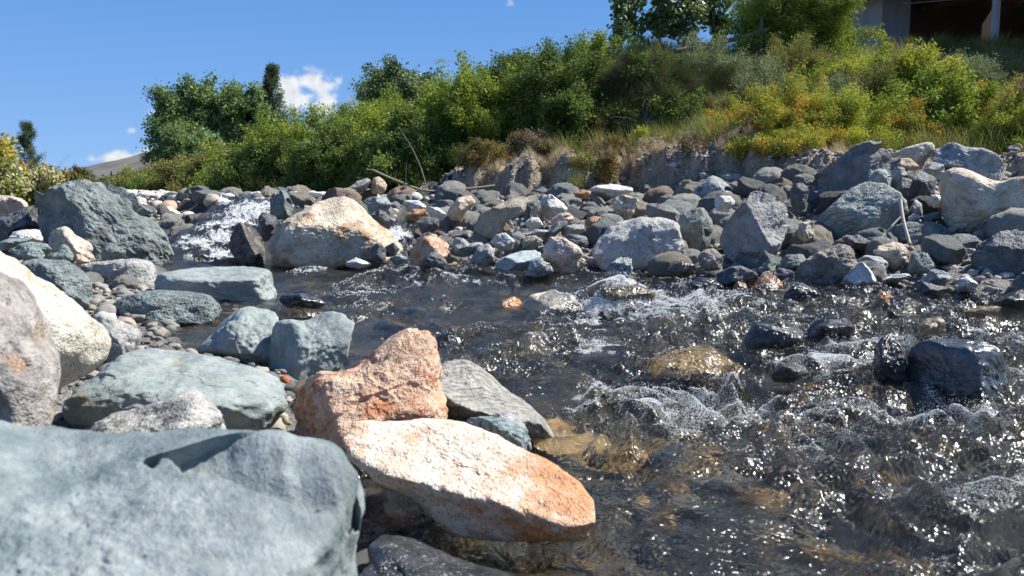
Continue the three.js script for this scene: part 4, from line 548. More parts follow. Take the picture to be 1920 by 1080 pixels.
{
  const r = rng(42), bag = ['grey', 'grey', 'grey', 'grey', 'white', 'white', 'white', 'dark', 'blue', 'blue', 'tan', 'tan', 'pink'];
  const spots = [];
  const tries = [[-1.9, 3.9, 5.0, 9.6, 190, 0.075, 0.2], [-4.6, -2.9, 8.4, 13, 40, 0.07, 0.17], [-4.2, -2.0, 4.0, 6.6, 26, 0.04, 0.09], [-4.4, -1.5, 6.4, 9.2, 42, 0.06, 0.16], [-3.75, -3.15, 6.7, 8.6, 16, 0.07, 0.15, true], [-1.6, -0.5, 1.9, 3.6, 8, 0.025, 0.05]];
  for (const [x0, x1, d0, d1, n, r0, r1, wet] of tries) {
    let made = 0;
    for (let t = 0; t < 9000 && made < n; t++) {
      const x = lerp(x0, x1, r()), d = lerp(d0, d1, r()), s = r0 + (r1 - r0) * r() ** 1.25, y = ground(x, -d);
      if ((!wet && y < waterLevel(x, d)) || (d > 5.6 && Math.abs(x - piece(CHANNEL, d)) < 0.34) || d > piece(BANK, x) - 0.1) continue;
      if (placedStones.some(([a, b, q]) => Math.hypot(a - x, b + d) < q * 0.75 + s * 0.6) || spots.some(([a, b, q]) => Math.hypot(a - x, b - d) < (q + s) * 0.82)) continue;
      spots.push([x, d, s]); made++;
      const k = bag[Math.floor(r() * bag.length)], list = cobbleMaterials[k], m = new THREE.Mesh(VARIANTS[Math.floor(r() * 16)], list[Math.floor(r() * list.length)]);
      m.position.set(x, y + s * 0.28, -d); m.rotation.set((r() - 0.5) * 0.9, r() * 6.28, (r() - 0.5) * 0.9); m.scale.setScalar(s);
      const where = x < -1.5 && d > 6.4 && d < 9.2 ? ['beside the cascade', 'cascade side'] : d < 4.2 && x < 0 ? ['in the gaps of the left bank', 'left bank'] : x < -2 && d < 7 ? ['near the huge blue-grey boulder', 'big boulder'] : x < -2.8 ? ['beside the head of the cascade', 'cascade'] : ['on the stony bar', 'bar'];
      put('cobble', m, `small ${WORD[k]} cobble ${where[0]}`, 'cobble', `${WORD[k]} cobbles, ${where[1]}`);
    }
  }
  // uncountable pebbles
  const scatter = (name, n, label, spot, colours, r0, r1) => {
    const im = new THREE.InstancedMesh(PEBBLE, new THREE.MeshStandardMaterial({ vertexColors: true, roughness: 0.85 }), n), M = new THREE.Matrix4(), Q = new THREE.Quaternion(), E = new THREE.Euler();
    let made = 0;
    for (let t = 0; t < n * 12 && made < n; t++) {
      const s = spot(r); if (!s) continue;
      const q = r0 + (r1 - r0) * r() ** 3, c = colours[Math.floor(r() * colours.length)], v = 0.75 + r() * 0.5;
      M.compose(new THREE.Vector3(s[0], s[1] + q * 0.2, s[2]), Q.setFromEuler(E.set((r() - 0.5), r() * 6.28, (r() - 0.5))), new THREE.Vector3(q, q * (0.45 + r() * 0.4), q * (0.7 + r() * 0.3)));
      im.setMatrixAt(made, M); im.setColorAt(made, rgb(c[0] * v, c[1] * v, c[2] * v)); made++;
    }
    im.count = made; im.name = name; tag(im, label, 'gravel', null, 'stuff'); scene.add(im);
  };
  const PEBBLE = (() => { const g = new THREE.IcosahedronGeometry(1, 2); g.deleteAttribute('uv'); const h = mergeVertices(g), p = h.attributes.position, rad = polyhedron(333, 26, []); for (let i = 0; i < p.count; i++) { const x = p.getX(i), y = p.getY(i), z = p.getZ(i), q = rad(x, y, z) * (1 + 0.08 * n3(x * 2, y * 2, z * 2)); p.setXYZ(i, x * q, y * q, z * q); } h.computeVertexNormals(); return colourise(h, () => [1, 1, 1]); })();
  const dryC = Object.values(TINTS).flat(), bedC = [[0.05, 0.05, 0.042], [0.08, 0.068, 0.045], [0.04, 0.045, 0.046], [0.14, 0.11, 0.06], [0.24, 0.15, 0.06], [0.065, 0.068, 0.066], [0.05, 0.056, 0.06], [0.09, 0.095, 0.09], [0.17, 0.15, 0.11]];
  scatter('bar_pebbles', 21000, 'loose grey and tan pebbles filling gaps on the stony bar', (q) => { const x = lerp(-4.4, 7, q()), d = lerp(3.4, 10.2, q()), y = ground(x, -d); return y < waterLevel(x, d) - 0.01 || (d > 5.6 && Math.abs(x - piece(CHANNEL, d)) < 0.3) ? null : [x, y, -d]; }, [[0.22, 0.21, 0.19], [0.3, 0.285, 0.26], [0.38, 0.36, 0.33], [0.18, 0.175, 0.17], [0.34, 0.28, 0.22]], 0.01, 0.05);
  scatter('bank_gravel', 14000, 'grey gravel and small stones of the cut bank', (q) => { const x = lerp(-2.2, 6, q()), s = q() < 0.55 ? q() * 0.75 - 0.3 : q() * 2.2, d = piece(BANK, x) + s; return s > 0.8 && n2(x * 1.2, d * 1.2) < -0.1 ? null : [x, ground(x, -d), -d]; }, [[0.3, 0.29, 0.265], [0.4, 0.38, 0.345], [0.2, 0.195, 0.185], [0.48, 0.45, 0.4], [0.34, 0.3, 0.24]], 0.004, 0.022);
  scatter('bed_pebbles', 15000, 'wet brown and olive pebbles on the stream bed under the water', (q) => { const d = lerp(0.5, 6.4, q() ** 1.5), x = lerp(piece(LEFT_SHORE, d) - 0.2, 3.6, q()), y = ground(x, -d); return y > waterLevel(x, d) + 0.02 ? null : [x, y, -d]; }, bedC, 0.01, 0.05);
  scatter('bank_pebbles', 6000, 'small stones in the gaps between the boulders of the left bank', (q) => { const d = lerp(1.2, 7, q()), x = piece(LEFT_SHORE, d) - q() ** 1.2 * 3.4; return [x, ground(x, -d), -d]; }, [[0.16, 0.15, 0.13], [0.22, 0.2, 0.17], [0.12, 0.12, 0.12], [0.3, 0.27, 0.22]], 0.006, 0.034);
  scatter('far_gravel', 3000, 'pale gravel along the far reach of the stream', (q) => { const d = lerp(9, 30, q()), x = piece(CHANNEL, d) + (q() - 0.5) * 5; return d > piece(BANK, x) - 0.3 ? null : [x, ground(x, -d), -d]; }, dryC, 0.03, 0.12);
}

// ---------------------------------------------------------------- the water sheet and its froth
{
  const near = sheet(graded(-3.6, 5.2, -0.9, 2.4, 0.0125, 1.03), graded(-6.6, 0.6, -3.4, -0.3, 0.0125, 1.025), (x, z) => waterSurface(x, -z));
  const m = waterMaterial();
  const stream = structure('stream', near, m);
  const cascadeRipple = (x, d) => ripples(x, d) * 0.45 + 0.014 * n2(x * 16, d * 3.5) + 0.006 * n2(x * 40, d * 9);
  // cascade: the same water coming down between the boulders, and the trickle beside the tan boulder
  const fall = (name, xf, half, d0, d1, level) => {
    const n = 44, k = 190, p = [], uv = [], idx = [];
    for (let j = 0; j <= k; j++) for (let i = 0; i <= n; i++) {
      const d = lerp(d0, d1, j / k), s = (i / n - 0.5) * 2, x = xf(d) + s * half(d), q = cascadeRipple(x, d);
      p.push(x, level(d) + q + 0.05 * (1 - s * s) - 0.02, -d); uv.push(x, d * 1.2);
      if (i && j) { const a = j * (n + 1) + i, b = a - 1, c = a - n - 1, e = c - 1; idx.push(e, c, b, c, a, b); }
    }
    const g = new THREE.BufferGeometry(); g.setAttribute('position', new THREE.Float32BufferAttribute(p, 3)); g.setAttribute('uv', new THREE.Float32BufferAttribute(uv, 2)); g.setIndex(idx); g.computeVertexNormals();
    structure(name, g, m);
  };
  fall('cascade', (d) => piece(CHANNEL, d), (d) => 0.44 + 0.08 * n2(d * 2, 7), 6.55, 10.5, (d) => piece(FALL, d));
  fall('trickle', (d) => -1.02 + 0.05 * n2(d * 3, 2), () => 0.14, 6.0, 7.5, (d) => 0.1 + (d - 5.9) * 0.2);
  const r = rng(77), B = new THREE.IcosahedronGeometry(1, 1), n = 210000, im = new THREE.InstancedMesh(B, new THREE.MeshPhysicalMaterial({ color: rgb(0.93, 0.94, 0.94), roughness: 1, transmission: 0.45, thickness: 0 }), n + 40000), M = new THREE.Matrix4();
  let made = 0;
  for (let t = 0; t < n * 8 && made < n; t++) {
    const f = FOAM[Math.floor(r() * FOAM.length)], a = r() * 6.283, q = Math.sqrt(r()) * 1.25, x = f[0] + Math.cos(a) * q * f[2], d = f[1] + Math.sin(a) * q * f[2] * 0.85;
    const m0 = n2(x * 4 + 2, d * 5) * 0.45 + n2(x * 13, d * 13) * 0.3 + n2(x * 34, d * 34) * 0.08 + f[3] * 0.8 - q * 0.95;
    if (r() > (m0 - 0.2) * 3) continue;
    let y; if (d > 6.55) { const tr = Math.abs(x + 1.02) < 0.3; const c = tr ? -1.02 : piece(CHANNEL, d), h = tr ? 0.14 : 0.44, s = (x - c) / h; if (Math.abs(s) > 1) continue; y = (tr ? 0.1 + (d - 5.9) * 0.2 : piece(FALL, d)) + cascadeRipple(x, d) + 0.05 * (1 - s * s) - 0.02; } else y = waterSurface(x, d);
    if (y < ground(x, -d)) continue;
    const s = (0.0007 + 0.0013 * r() ** 2) * clamp(d / 3.2, 0.55, 2.2);
    M.makeScale(s, s, s).setPosition(x, y + s * 0.4 + (r() < 0.06 ? r() * 0.04 : 0), -d); im.setMatrixAt(made++, M);
  }
  const more = 9000;                                            // white bubbles on the crests, added in place of sun glints
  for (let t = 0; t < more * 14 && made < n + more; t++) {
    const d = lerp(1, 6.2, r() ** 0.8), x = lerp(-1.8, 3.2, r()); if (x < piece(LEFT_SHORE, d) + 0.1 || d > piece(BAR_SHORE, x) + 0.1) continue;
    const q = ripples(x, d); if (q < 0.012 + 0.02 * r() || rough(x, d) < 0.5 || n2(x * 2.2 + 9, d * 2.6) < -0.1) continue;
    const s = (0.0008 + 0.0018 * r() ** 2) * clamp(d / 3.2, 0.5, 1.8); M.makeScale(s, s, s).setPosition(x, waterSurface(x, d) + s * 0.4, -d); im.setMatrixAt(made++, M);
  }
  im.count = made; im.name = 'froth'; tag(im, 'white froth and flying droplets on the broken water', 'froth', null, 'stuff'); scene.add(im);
  console.log('froth', made);
}
// ---------------------------------------------------------------- leaves and twigs
function leaf(len, wid, fold, round) {                           // lies along +y
  const p = round ? [0, 0, 0, -wid * 0.42, len * 0.25, fold, -wid * 0.5, len * 0.55, fold, 0, len, 0, wid * 0.5, len * 0.55, fold, wid * 0.42, len * 0.25, fold] : [0, 0, 0, -wid * 0.5, len * 0.45, fold, 0, len, 0, wid * 0.5, len * 0.45, fold];
  const g = new THREE.BufferGeometry(); g.setAttribute('position', new THREE.Float32BufferAttribute(p, 3)); g.setIndex(round ? [0, 2, 1, 0, 3, 2, 0, 4, 3, 0, 5, 4] : [0, 2, 1, 0, 3, 2]); g.computeVertexNormals();
  return g;
}
function clump(seed, n, len, wid, spread, { round = false, droop = 0, up = 0.5, along = 1 } = {}) {
  const r = rng(seed), list = [], M = new THREE.Matrix4(), Q = new THREE.Quaternion(), Y = new THREE.Vector3(0, 1, 0);
  for (let i = 0; i < n; i++) {
    const t = r(), a = r() * 6.283, dir = new THREE.Vector3(Math.cos(a), up + (r() - 0.5) * 1.2 - droop, Math.sin(a)).normalize(), s = 0.65 + r() * 0.6;
    Q.setFromUnitVectors(Y, dir).multiply(new THREE.Quaternion().setFromAxisAngle(Y, r() * 6.283));
    M.compose(new THREE.Vector3((r() - 0.5) * spread, (t - 0.3) * spread * 1.5 * along, (r() - 0.5) * spread), Q, new THREE.Vector3(s, s, s));
    list.push(leaf(len, wid, len * 0.08, round).applyMatrix4(M));
  }
  return mergeGeometries(list);
}
function blades(seed, n, len, wid, spread, bend) {               // a tuft of grass
  const r = rng(seed), p = [], idx = [];
  for (let i = 0; i < n; i++) {
    const a = r() * 6.283, l = len * (0.55 + r() * 0.6), b = bend * (0.3 + r()), x = (r() - 0.5) * spread, z = (r() - 0.5) * spread, cx = Math.cos(a), cz = Math.sin(a), k = p.length / 3, w = wid * (0.6 + r() * 0.6), lean = 0.12 + 0.35 * r();
    for (let j = 0; j < 3; j++) { const t = j / 3, o = lean * l * t + b * l * t * t, h = l * (t - 0.35 * b * t * t), ww = w * (1 - t * 0.7); p.push(x + cx * o - cz * ww, h, z + cz * o + cx * ww, x + cx * o + cz * ww, h, z + cz * o - cx * ww); }
    p.push(x + cx * (lean * l + b * l), l * (1 - 0.35 * b), z + cz * (lean * l + b * l));
    idx.push(k, k + 1, k + 2, k + 1, k + 3, k + 2, k + 2, k + 3, k + 4, k + 3, k + 5, k + 4, k + 4, k + 5, k + 6);
  }
  const g = new THREE.BufferGeometry(); g.setAttribute('position', new THREE.Float32BufferAttribute(p, 3)); g.setIndex(idx); g.computeVertexNormals();
  return g;
}
const LEAVES = {
  small: [1, 2, 3].map((s) => clump(s, 30, 0.06, 0.034, 0.2)),
  fine: [4, 5, 6].map((s) => clump(s, 30, 0.055, 0.014, 0.2, { up: 0.9 })),
  broad: [7, 8].map((s) => clump(s, 14, 0.1, 0.085, 0.26, { round: true, droop: 0.3 })),
  tree: [9, 10].map((s) => clump(s, 26, 0.15, 0.12, 0.6, { round: true })),
  willow: [11, 12].map((s) => clump(s, 30, 0.11, 0.02, 0.26, { droop: 0.7 })),
  tiny: [13, 14].map((s) => clump(s, 26, 0.034, 0.018, 0.15)),
  flower: [15, 16].map((s) => clump(s, 18, 0.05, 0.034, 0.15, { round: true })),
  broom: [17, 18].map((s) => blades(s, 26, 0.5, 0.0032, 0.12, 0.55)),
};
const leafMaterial = new THREE.MeshPhysicalMaterial({ color: 0xffffff, roughness: 1, transmission: 0.33, thickness: 0, specularIntensity: 0.5, side: THREE.DoubleSide });
const glossLeaf = new THREE.MeshPhysicalMaterial({ color: 0xffffff, roughness: 0.65, transmission: 0.5, thickness: 0, side: THREE.DoubleSide });
const bark = new THREE.MeshStandardMaterial({ color: rgb(0.1, 0.085, 0.065), roughness: 0.95 }), greyBark = new THREE.MeshStandardMaterial({ color: rgb(0.2, 0.18, 0.15), roughness: 0.95 });
const GREEN = {
  fresh: [[0.26, 0.33, 0.035], [0.19, 0.26, 0.03], [0.33, 0.39, 0.05], [0.13, 0.2, 0.028]],
  mid: [[0.13, 0.2, 0.035], [0.09, 0.15, 0.028], [0.19, 0.25, 0.045]],
  olive: [[0.25, 0.237, 0.0562], [0.188, 0.2, 0.05], [0.312, 0.263, 0.0688], [0.138, 0.175, 0.0438]],
  rusty: [[0.24, 0.16, 0.04], [0.17, 0.15, 0.04], [0.13, 0.14, 0.035], [0.28, 0.15, 0.045]],
  dark: [[0.06, 0.1, 0.035], [0.08, 0.125, 0.045], [0.1, 0.14, 0.06]],
  poplar: [[0.144, 0.228, 0.06], [0.204, 0.288, 0.09], [0.102, 0.18, 0.054], [0.288, 0.372, 0.144]],
  grey: [[0.192, 0.24, 0.108], [0.264, 0.3, 0.144], [0.144, 0.186, 0.072]],
  gold: [[0.312, 0.336, 0.042], [0.432, 0.396, 0.042], [0.264, 0.312, 0.042], [0.504, 0.372, 0.042], [0.528, 0.312, 0.042]],
  lime: [[0.345, 0.391, 0.0345], [0.437, 0.437, 0.0517], [0.23, 0.299, 0.0345]],
  white: [[0.66, 0.62, 0.42], [0.26, 0.28, 0.06], [0.18, 0.21, 0.05], [0.34, 0.33, 0.09], [0.5, 0.46, 0.22]],
  straw: [[0.5, 0.41, 0.26], [0.56, 0.48, 0.32], [0.42, 0.33, 0.2], [0.46, 0.33, 0.22]],
  broom: [[0.075, 0.085, 0.028], [0.1, 0.105, 0.035], [0.06, 0.07, 0.025]],
  brown: [[0.2, 0.15, 0.075], [0.26, 0.2, 0.11], [0.14, 0.13, 0.06]],
};
function tube(points, r0, r1, sides = 5) {
  const c = new THREE.CatmullRomCurve3(points), n = Math.max(4, points.length * 3), g = new THREE.TubeGeometry(c, n, 1, sides, false), p = g.attributes.position;
  for (let i = 0; i <= n; i++) { const o = c.getPointAt(i / n), r = lerp(r0, r1, i / n); for (let j = 0; j <= sides; j++) { const k = i * (sides + 1) + j; p.setXYZ(k, o.x + (p.getX(k) - o.x) * r, o.y + (p.getY(k) - o.y) * r, o.z + (p.getZ(k) - o.z) * r); } }
  g.computeVertexNormals();
  return g;
}
let plants = 0;
// branches arch out from the foot (or the trunk) to an uneven outline; leaf clumps sit along them, each branch with a tone of its own
function plant(name, label, category, group, { x, z, y = ground(x, z), rx, ry, rz = rx, n, leaves, tones, trunk = 0, shape = 'dome', size = 1, gloss = false, wood = bark, wild = 1, per = 16 }) {
  const seed = 5000 + ++plants * 31, r = rng(seed), root = new THREE.Group(); root.position.set(x, y, z); put(name, root, label, category, group);
  const B = [], nb = Math.max(10, Math.round(n / per)), P = (a, b, c) => new THREE.Vector3(a, b, c);
  for (let i = 0; i < nb; i++) {
    const a = r() * 6.283; let s, t, c;
    if (shape === 'column') {
      const h = (i + 0.5) / nb, w = Math.sin(Math.pow(h, 0.62) * 3.05) * 0.9 + 0.05, k = 0.55 + 0.5 * r();
      s = P(0, trunk * 0.6 + ry * h * 0.93, 0); t = P(Math.cos(a) * rx * w * k, trunk + ry * Math.min(1, h + 0.1 + 0.06 * r()), Math.sin(a) * rz * w * k); c = s.clone().lerp(t, 0.6); c.y -= 0.03 * ry;
    } else {
      const yy = trunk ? -0.55 + 1.55 * r() : -0.12 + 1.12 * r(), q = Math.sqrt(Math.max(0, 1 - yy * yy)), dx = Math.cos(a) * q, dz = Math.sin(a) * q, R = 0.74 + 0.34 * wild * n3(dx * 1.6 + seed, yy * 1.6, dz * 1.6) + 0.22 * wild * (r() ** 3);
      const low = trunk ? trunk + ry * 0.5 : ry * 0.1, up = trunk ? ry * 0.5 : ry * 0.9;
      t = P(dx * rx * R * 1.15, Math.max(0.06, low + up * yy * R * 1.15), dz * rz * R * 1.15);
      s = trunk ? P(0, trunk + ry * (0.05 + 0.55 * r()), 0) : P(dx * rx * 0.3 * r(), 0, dz * rz * 0.3 * r());
      c = s.clone().lerp(t, 0.55); c.y += ry * (0.1 + 0.16 * r());
    }
    B.push([s, c, t, r()]);
  }
  const sets = LEAVES[leaves], tone = GREEN[tones], each = Math.ceil(n / sets.length), Y = new THREE.Vector3(0, 1, 0), Q = new THREE.Quaternion(), M = new THREE.Matrix4(), v = new THREE.Vector3(), jit = (shape === 'column' ? 0.25 : 0.1) * rx;
  const bez = (b, t) => b[0].clone().multiplyScalar((1 - t) ** 2).addScaledVector(b[1], 2 * t * (1 - t)).addScaledVector(b[2], t * t);
  const crown = new THREE.Group(); crown.name = trunk ? 'crown' : 'foliage'; root.add(crown);
  sets.forEach((g) => {
    const im = new THREE.InstancedMesh(g, gloss ? glossLeaf : leafMaterial, each);
    for (let i = 0; i < each; i++) {
      const b = B[Math.floor(r() * nb)], t = 0.42 + 0.6 * Math.pow(r(), 0.75), p = bez(b, t), tip = bez(b, t + 0.05);
      v.copy(tip).sub(p).normalize(); v.x += (r() - 0.5) * 0.9; v.y += (r() - 0.3) * 0.7; v.z += (r() - 0.5) * 0.9; v.normalize();
      p.x += (r() - 0.5) * jit * 1.6; p.y = Math.max(0.02, p.y + (r() - 0.5) * jit); p.z += (r() - 0.5) * jit * 1.6;
      Q.setFromUnitVectors(Y, v).multiply(new THREE.Quaternion().setFromAxisAngle(Y, r() * 6.283));
      const s = size * (1.15 - 0.45 * t) * (0.7 + 0.6 * r()), c = tone[clamp(Math.floor((b[3] * 0.75 + r() * 0.35 - 0.05) * tone.length), 0, tone.length - 1)], k = 0.78 + 0.44 * r();
      im.setMatrixAt(i, M.compose(p, Q, new THREE.Vector3(s, s, s))); im.setColorAt(i, rgb(c[0] * k, c[1] * k, c[2] * k));
    }
    im.name = 'leaves'; im.userData.kind = 'stuff'; crown.add(im);
  });
  const wd = [];
  if (trunk) wd.push(tube([P(0, -0.2, 0), P(rx * 0.03, trunk * 0.5, 0), P(0, trunk + ry * (shape === 'column' ? 0.95 : 0.62), rx * 0.03)], Math.max(0.03, rx * 0.05), 0.012, 7));
  for (let i = 0; i < nb; i += Math.ceil(nb / 26)) wd.push(tube([B[i][0], bez(B[i], 0.5), B[i][2]], Math.max(0.006, rx * 0.014), 0.003, 4));
  part(trunk ? 'trunk' : 'stems', mergeGeometries(wd), wood, root);
  return root;
}
// ---------------------------------------------------------------- the bank's bushes, the trees behind, the flowers on the left bank
const grow = (name, label, category, group, x, d, top, rx, n, leaves, tones, more = {}) => { const y = ground(x, -d); return plant(name, label, category, group, { x, z: -d, rx, ry: (top - y - (more.trunk ?? 0)) / 1.05, n, leaves, tones, ...more }); };
const ROW = 'bushes along the bank';
// dense green bushes following the stream, from the gravel bank up the valley
grow('bush', 'dark-hollowed leafy bush beside the broom shrub', 'bush', ROW, 0.75, 12.6, 2.85, 0.98, 4050, 'small', 'mid');
grow('bush', 'tallest bright green bush of the bank row', 'bush', ROW, -0.55, 12.9, 2.6, 1.0, 4590, 'small', 'fresh');
grow('bush', 'bright green bush with arching twigs above the dead branch', 'bush', ROW, -1.75, 13.6, 2.35, 1.05, 4455, 'small', 'fresh');
grow('bush', 'low leafy bush over the bar crest', 'bush', ROW, -1.55, 12.4, 1.85, 0.85, 3105, 'small', 'mid');
grow('bush', 'green bush between the tan upright stone and the taller bushes', 'bush', ROW, -2.95, 14.9, 2.2, 1.15, 4050, 'small', 'fresh');
grow('bush', 'green bush low over the stream behind the dark green-grey block', 'bush', ROW, -3.1, 13.9, 1.75, 0.9, 2970, 'small', 'mid');
grow('bush', 'leafy bright green bush in the middle of the bank row', 'bush', ROW, -4.4, 17.3, 2.45, 1.4, 4050, 'small', 'fresh', { size: 1.2 });
grow('bush', 'dark green bush overhanging the head of the cascade', 'bush', ROW, -5.2, 17.0, 1.75, 1.2, 3240, 'small', 'mid', { size: 1.2 });
grow('bush', 'fresh green bush in front of the spire poplar', 'bush', ROW, -6.3, 20.3, 2.15, 1.5, 3510, 'small', 'fresh', { size: 1.35 });
grow('bush', 'leafy olive bush halfway along the bank row', 'bush', ROW, -8.3, 23.0, 1.85, 1.7, 3510, 'small', 'olive', { size: 1.5 });
grow('bush', 'dark olive bush at the water below the grove', 'bush', ROW, -9.6, 24.0, 1.5, 1.5, 2970, 'small', 'mid', { size: 1.5 });
grow('bush', 'olive and rust bush under the big grove tree', 'bush', ROW, -10.8, 26.5, 1.7, 1.8, 3240, 'small', 'olive', { size: 1.6 });
grow('bush', 'rust-tinged bush at the far end of the row', 'bush', ROW, -12.6, 28.5, 1.55, 1.7, 2970, 'fine', 'rusty', { size: 1.7 });
grow('bush', 'brownish green bush ending the row before the bare hill', 'bush', ROW, -14.1, 31.0, 1.3, 1.5, 2295, 'fine', 'rusty', { size: 1.8 });
// second line: taller growth on the skyline
grow('bush', 'leggy green bush on the skyline left of the poplar shoots', 'bush', 'skyline bushes', 1.35, 14.6, 3.45, 0.85, 2700, 'small', 'fresh');
grow('bush', 'twiggy green bush on the skyline above the tallest bank bush', 'bush', 'skyline bushes', 0.25, 14.9, 3.3, 0.9, 2565, 'small', 'mid');
grow('bush', 'green skyline bush behind the arching bush', 'bush', 'skyline bushes', -0.85, 15.6, 3.0, 1.0, 2700, 'small', 'fresh');
grow('bush', 'leafy skyline bush above the low bar-crest bush', 'bush', 'skyline bushes', -2.3, 16.6, 2.6, 1.1, 2700, 'small', 'fresh', { size: 1.1 });
grow('broadleaf_tree', 'dark round-topped tree just behind the bank bushes', 'tree', null, -3.0, 22, 4.2, 0.95, 1500, 'small', 'poplar', { trunk: 1.2, size: 1.7, gloss: true });
// broom: a dome of drooping green stems over an earthy overhang
grow('broom_shrub', 'dark domed broom shrub of fine drooping stems on the bank', 'shrub', null, 2.1, 12.9, 3.3, 0.78, 4200, 'broom', 'broom', { ry: 1.05 });
grow('broom_shrub', 'smaller dark broom shrub at the foot of the domed one', 'shrub', null, 1.75, 12.5, 2.45, 0.55, 1100, 'broom', 'broom', { ry: 0.3 });
grow('shrub', 'dense leafy shrub under the domed broom', 'shrub', null, 2.05, 12.75, 2.95, 0.72, 2400, 'small', 'mid');  // filler shrub added because light passes the thin broom stems
// poplar shoots and trees above
for (const [x, d, top, rx, n, label] of [[2.0, 15.6, 4.75, 0.17, 60, 'slender round-leaved poplar shoot nearest the broom shrub'], [2.4, 15.9, 5.1, 0.18, 75, 'tall round-leaved poplar shoot with glossy leaves behind the broom shrub'], [2.85, 15.7, 4.6, 0.26, 90, 'leafy poplar shoot next to the wooden rail fence'], [3.4, 16, 5.3, 0.55, 260, 'bushy young poplar with glossy round leaves behind the rail fence'], [4.05, 16.4, 5.2, 0.45, 200, 'young poplar between the rail fence and the willow']])
  grow('poplar_sapling', label, 'tree', 'young poplars above the bank', x, d, top, rx, n, 'broad', 'poplar', { shape: 'column', trunk: 0.3, gloss: true, wood: greyBark });
grow('willow_tree', 'bushy willow with narrow bright leaves beside the porch', 'tree', null, 5.25, 15.2, 5.1, 1.15, 3000, 'willow', 'fresh', { wild: 1.6 });
grow('broadleaf_tree', 'dark glossy tree between the willow and the porch', 'tree', null, 6.1, 17.6, 6.0, 0.8, 560, 'broad', 'poplar', { trunk: 0.6, gloss: true, size: 1.15 });
// the grove up the valley
grow('poplar_tree', 'broad dark poplar, the biggest tree of the grove', 'tree', 'grove up the valley', -16.6, 42, 6.9, 1.9, 2500, 'tree', 'poplar', { trunk: 1 });
grow('poplar_tree', 'rounded dark poplar beside the biggest tree of the grove', 'tree', 'grove up the valley', -13.9, 42, 6.4, 1.7, 1900, 'tree', 'poplar', { trunk: 1 });
grow('poplar_tree', 'narrow spire poplar at the end of the grove', 'tree', 'grove up the valley', -12.6, 42.5, 7.9, 0.8, 1100, 'tree', 'dark', { trunk: 0.8, size: 0.5, shape: 'column' });
grow('poplar_tree', 'low bushy tree at the foot of the grove', 'tree', 'grove up the valley', -15.3, 38, 4.2, 1.6, 1300, 'tree', 'poplar', { trunk: 0.5, size: 0.8 });
grow('poplar_tree', 'lone thin dark poplar standing beyond the flowering bush', 'tree', null, -36.2, 60, 6.7, 0.85, 800, 'tree', 'dark', { trunk: 0.6, size: 0.5, shape: 'column' });
for (const [x, d, top, rx, label] of [[-41, 72, 3.6, 1.4, 'rounded far tree with a reddish tinge'], [-43, 80, 3.9, 1.1, 'small pointed far tree beside the reddish one'], [-39.5, 80, 3.0, 2.6, 'low wide far thicket'], [-36.5, 76, 3.6, 1.0, 'small far conifer-shaped tree above the huge boulder'], [-47, 85, 3.4, 2.4, 'far thicket beyond the lone poplar']])
  grow('far_tree', label, 'tree', 'far trees', x, d, top, rx, 380, 'tree', label.includes('reddish') ? 'rusty' : 'poplar', { trunk: 0.4, size: 1.1 });
// left bank
grow('flowering_bush', 'bush covered in cream-white blossom behind the pinkish boulder', 'bush', null, -5.35, 8.1, 0.98, 0.72, 1500, 'flower', 'white');
grow('shrub', 'golden-leaved shrub behind the white-flowered bush', 'shrub', null, -6.0, 9.0, 1.36, 0.42, 500, 'small', 'gold');
// shrubs and herbs of the slope on the right
const SLOPE = 'shrubs on the slope';
grow('shrub', 'large yellow and orange barberry bush behind the rock pile', 'shrub', SLOPE, 3.25, 9.7, 2.05, 0.62, 1950, 'tiny', 'gold');
grow('shrub', 'yellow-green barberry bush beside the large orange one', 'shrub', SLOPE, 4.05, 9.9, 2.0, 0.6, 1650, 'tiny', 'lime');
grow('shrub', 'golden shrub low against the dark angular boulder', 'shrub', SLOPE, 3.0, 9.15, 1.35, 0.42, 975, 'tiny', 'gold');
grow('shrub', 'green climbing shrub under the porch', 'shrub', SLOPE, 6.0, 12.0, 2.85, 0.75, 1650, 'small', 'lime');
grow('shrub', 'orange-flowered shrub below the porch post', 'shrub', SLOPE, 6.55, 11.0, 2.15, 0.6, 1275, 'tiny', 'gold');
grow('shrub', 'leafy green shrub above the blue-grey double boulder', 'shrub', SLOPE, 5.5, 10.6, 2.2, 0.65, 1500, 'small', 'fresh');
grow('shrub', 'grey-brown twiggy shrub above the big tan boulder', 'shrub', SLOPE, 6.35, 9.6, 2.05, 0.55, 1125, 'fine', 'brown');
grow('shrub', 'tall grey-green shrub beyond the big tan boulder', 'shrub', SLOPE, 6.9, 10.0, 2.2, 0.6, 1275, 'fine', 'olive');
grow('shrub', 'grey-leaved shrub at the top of the slope beside the broom', 'shrub', SLOPE, 3.3, 13.3, 3.2, 0.75, 1425, 'fine', 'grey');
grow('shrub', 'grey-green shrub hanging over the bare earth', 'shrub', SLOPE, 3.95, 12.4, 2.65, 0.7, 1275, 'fine', 'grey');
grow('shrub', 'yellow-leaved sprig arching over the bare earth', 'shrub', SLOPE, 3.15, 11.2, 2.1, 0.4, 500, 'tiny', 'gold');
grow('shrub', 'green shrub at the foot of the dark broom', 'shrub', SLOPE, 2.35, 12.0, 2.35, 0.42, 750, 'small', 'mid');
grow('shrub', 'yellow-green shrub on the slope below the willow', 'shrub', SLOPE, 5.2, 12.9, 2.75, 0.7, 1275, 'small', 'lime');
grow('shrub', 'dry brown bush on the gravel shelf', 'shrub', SLOPE, 0.3, 11.4, 1.55, 0.36, 450, 'tiny', 'brown');
grow('shrub', 'small rust-brown bush at the lip of the gravel bank', 'shrub', SLOPE, -0.45, 10.9, 1.4, 0.3, 300, 'tiny', 'rusty');
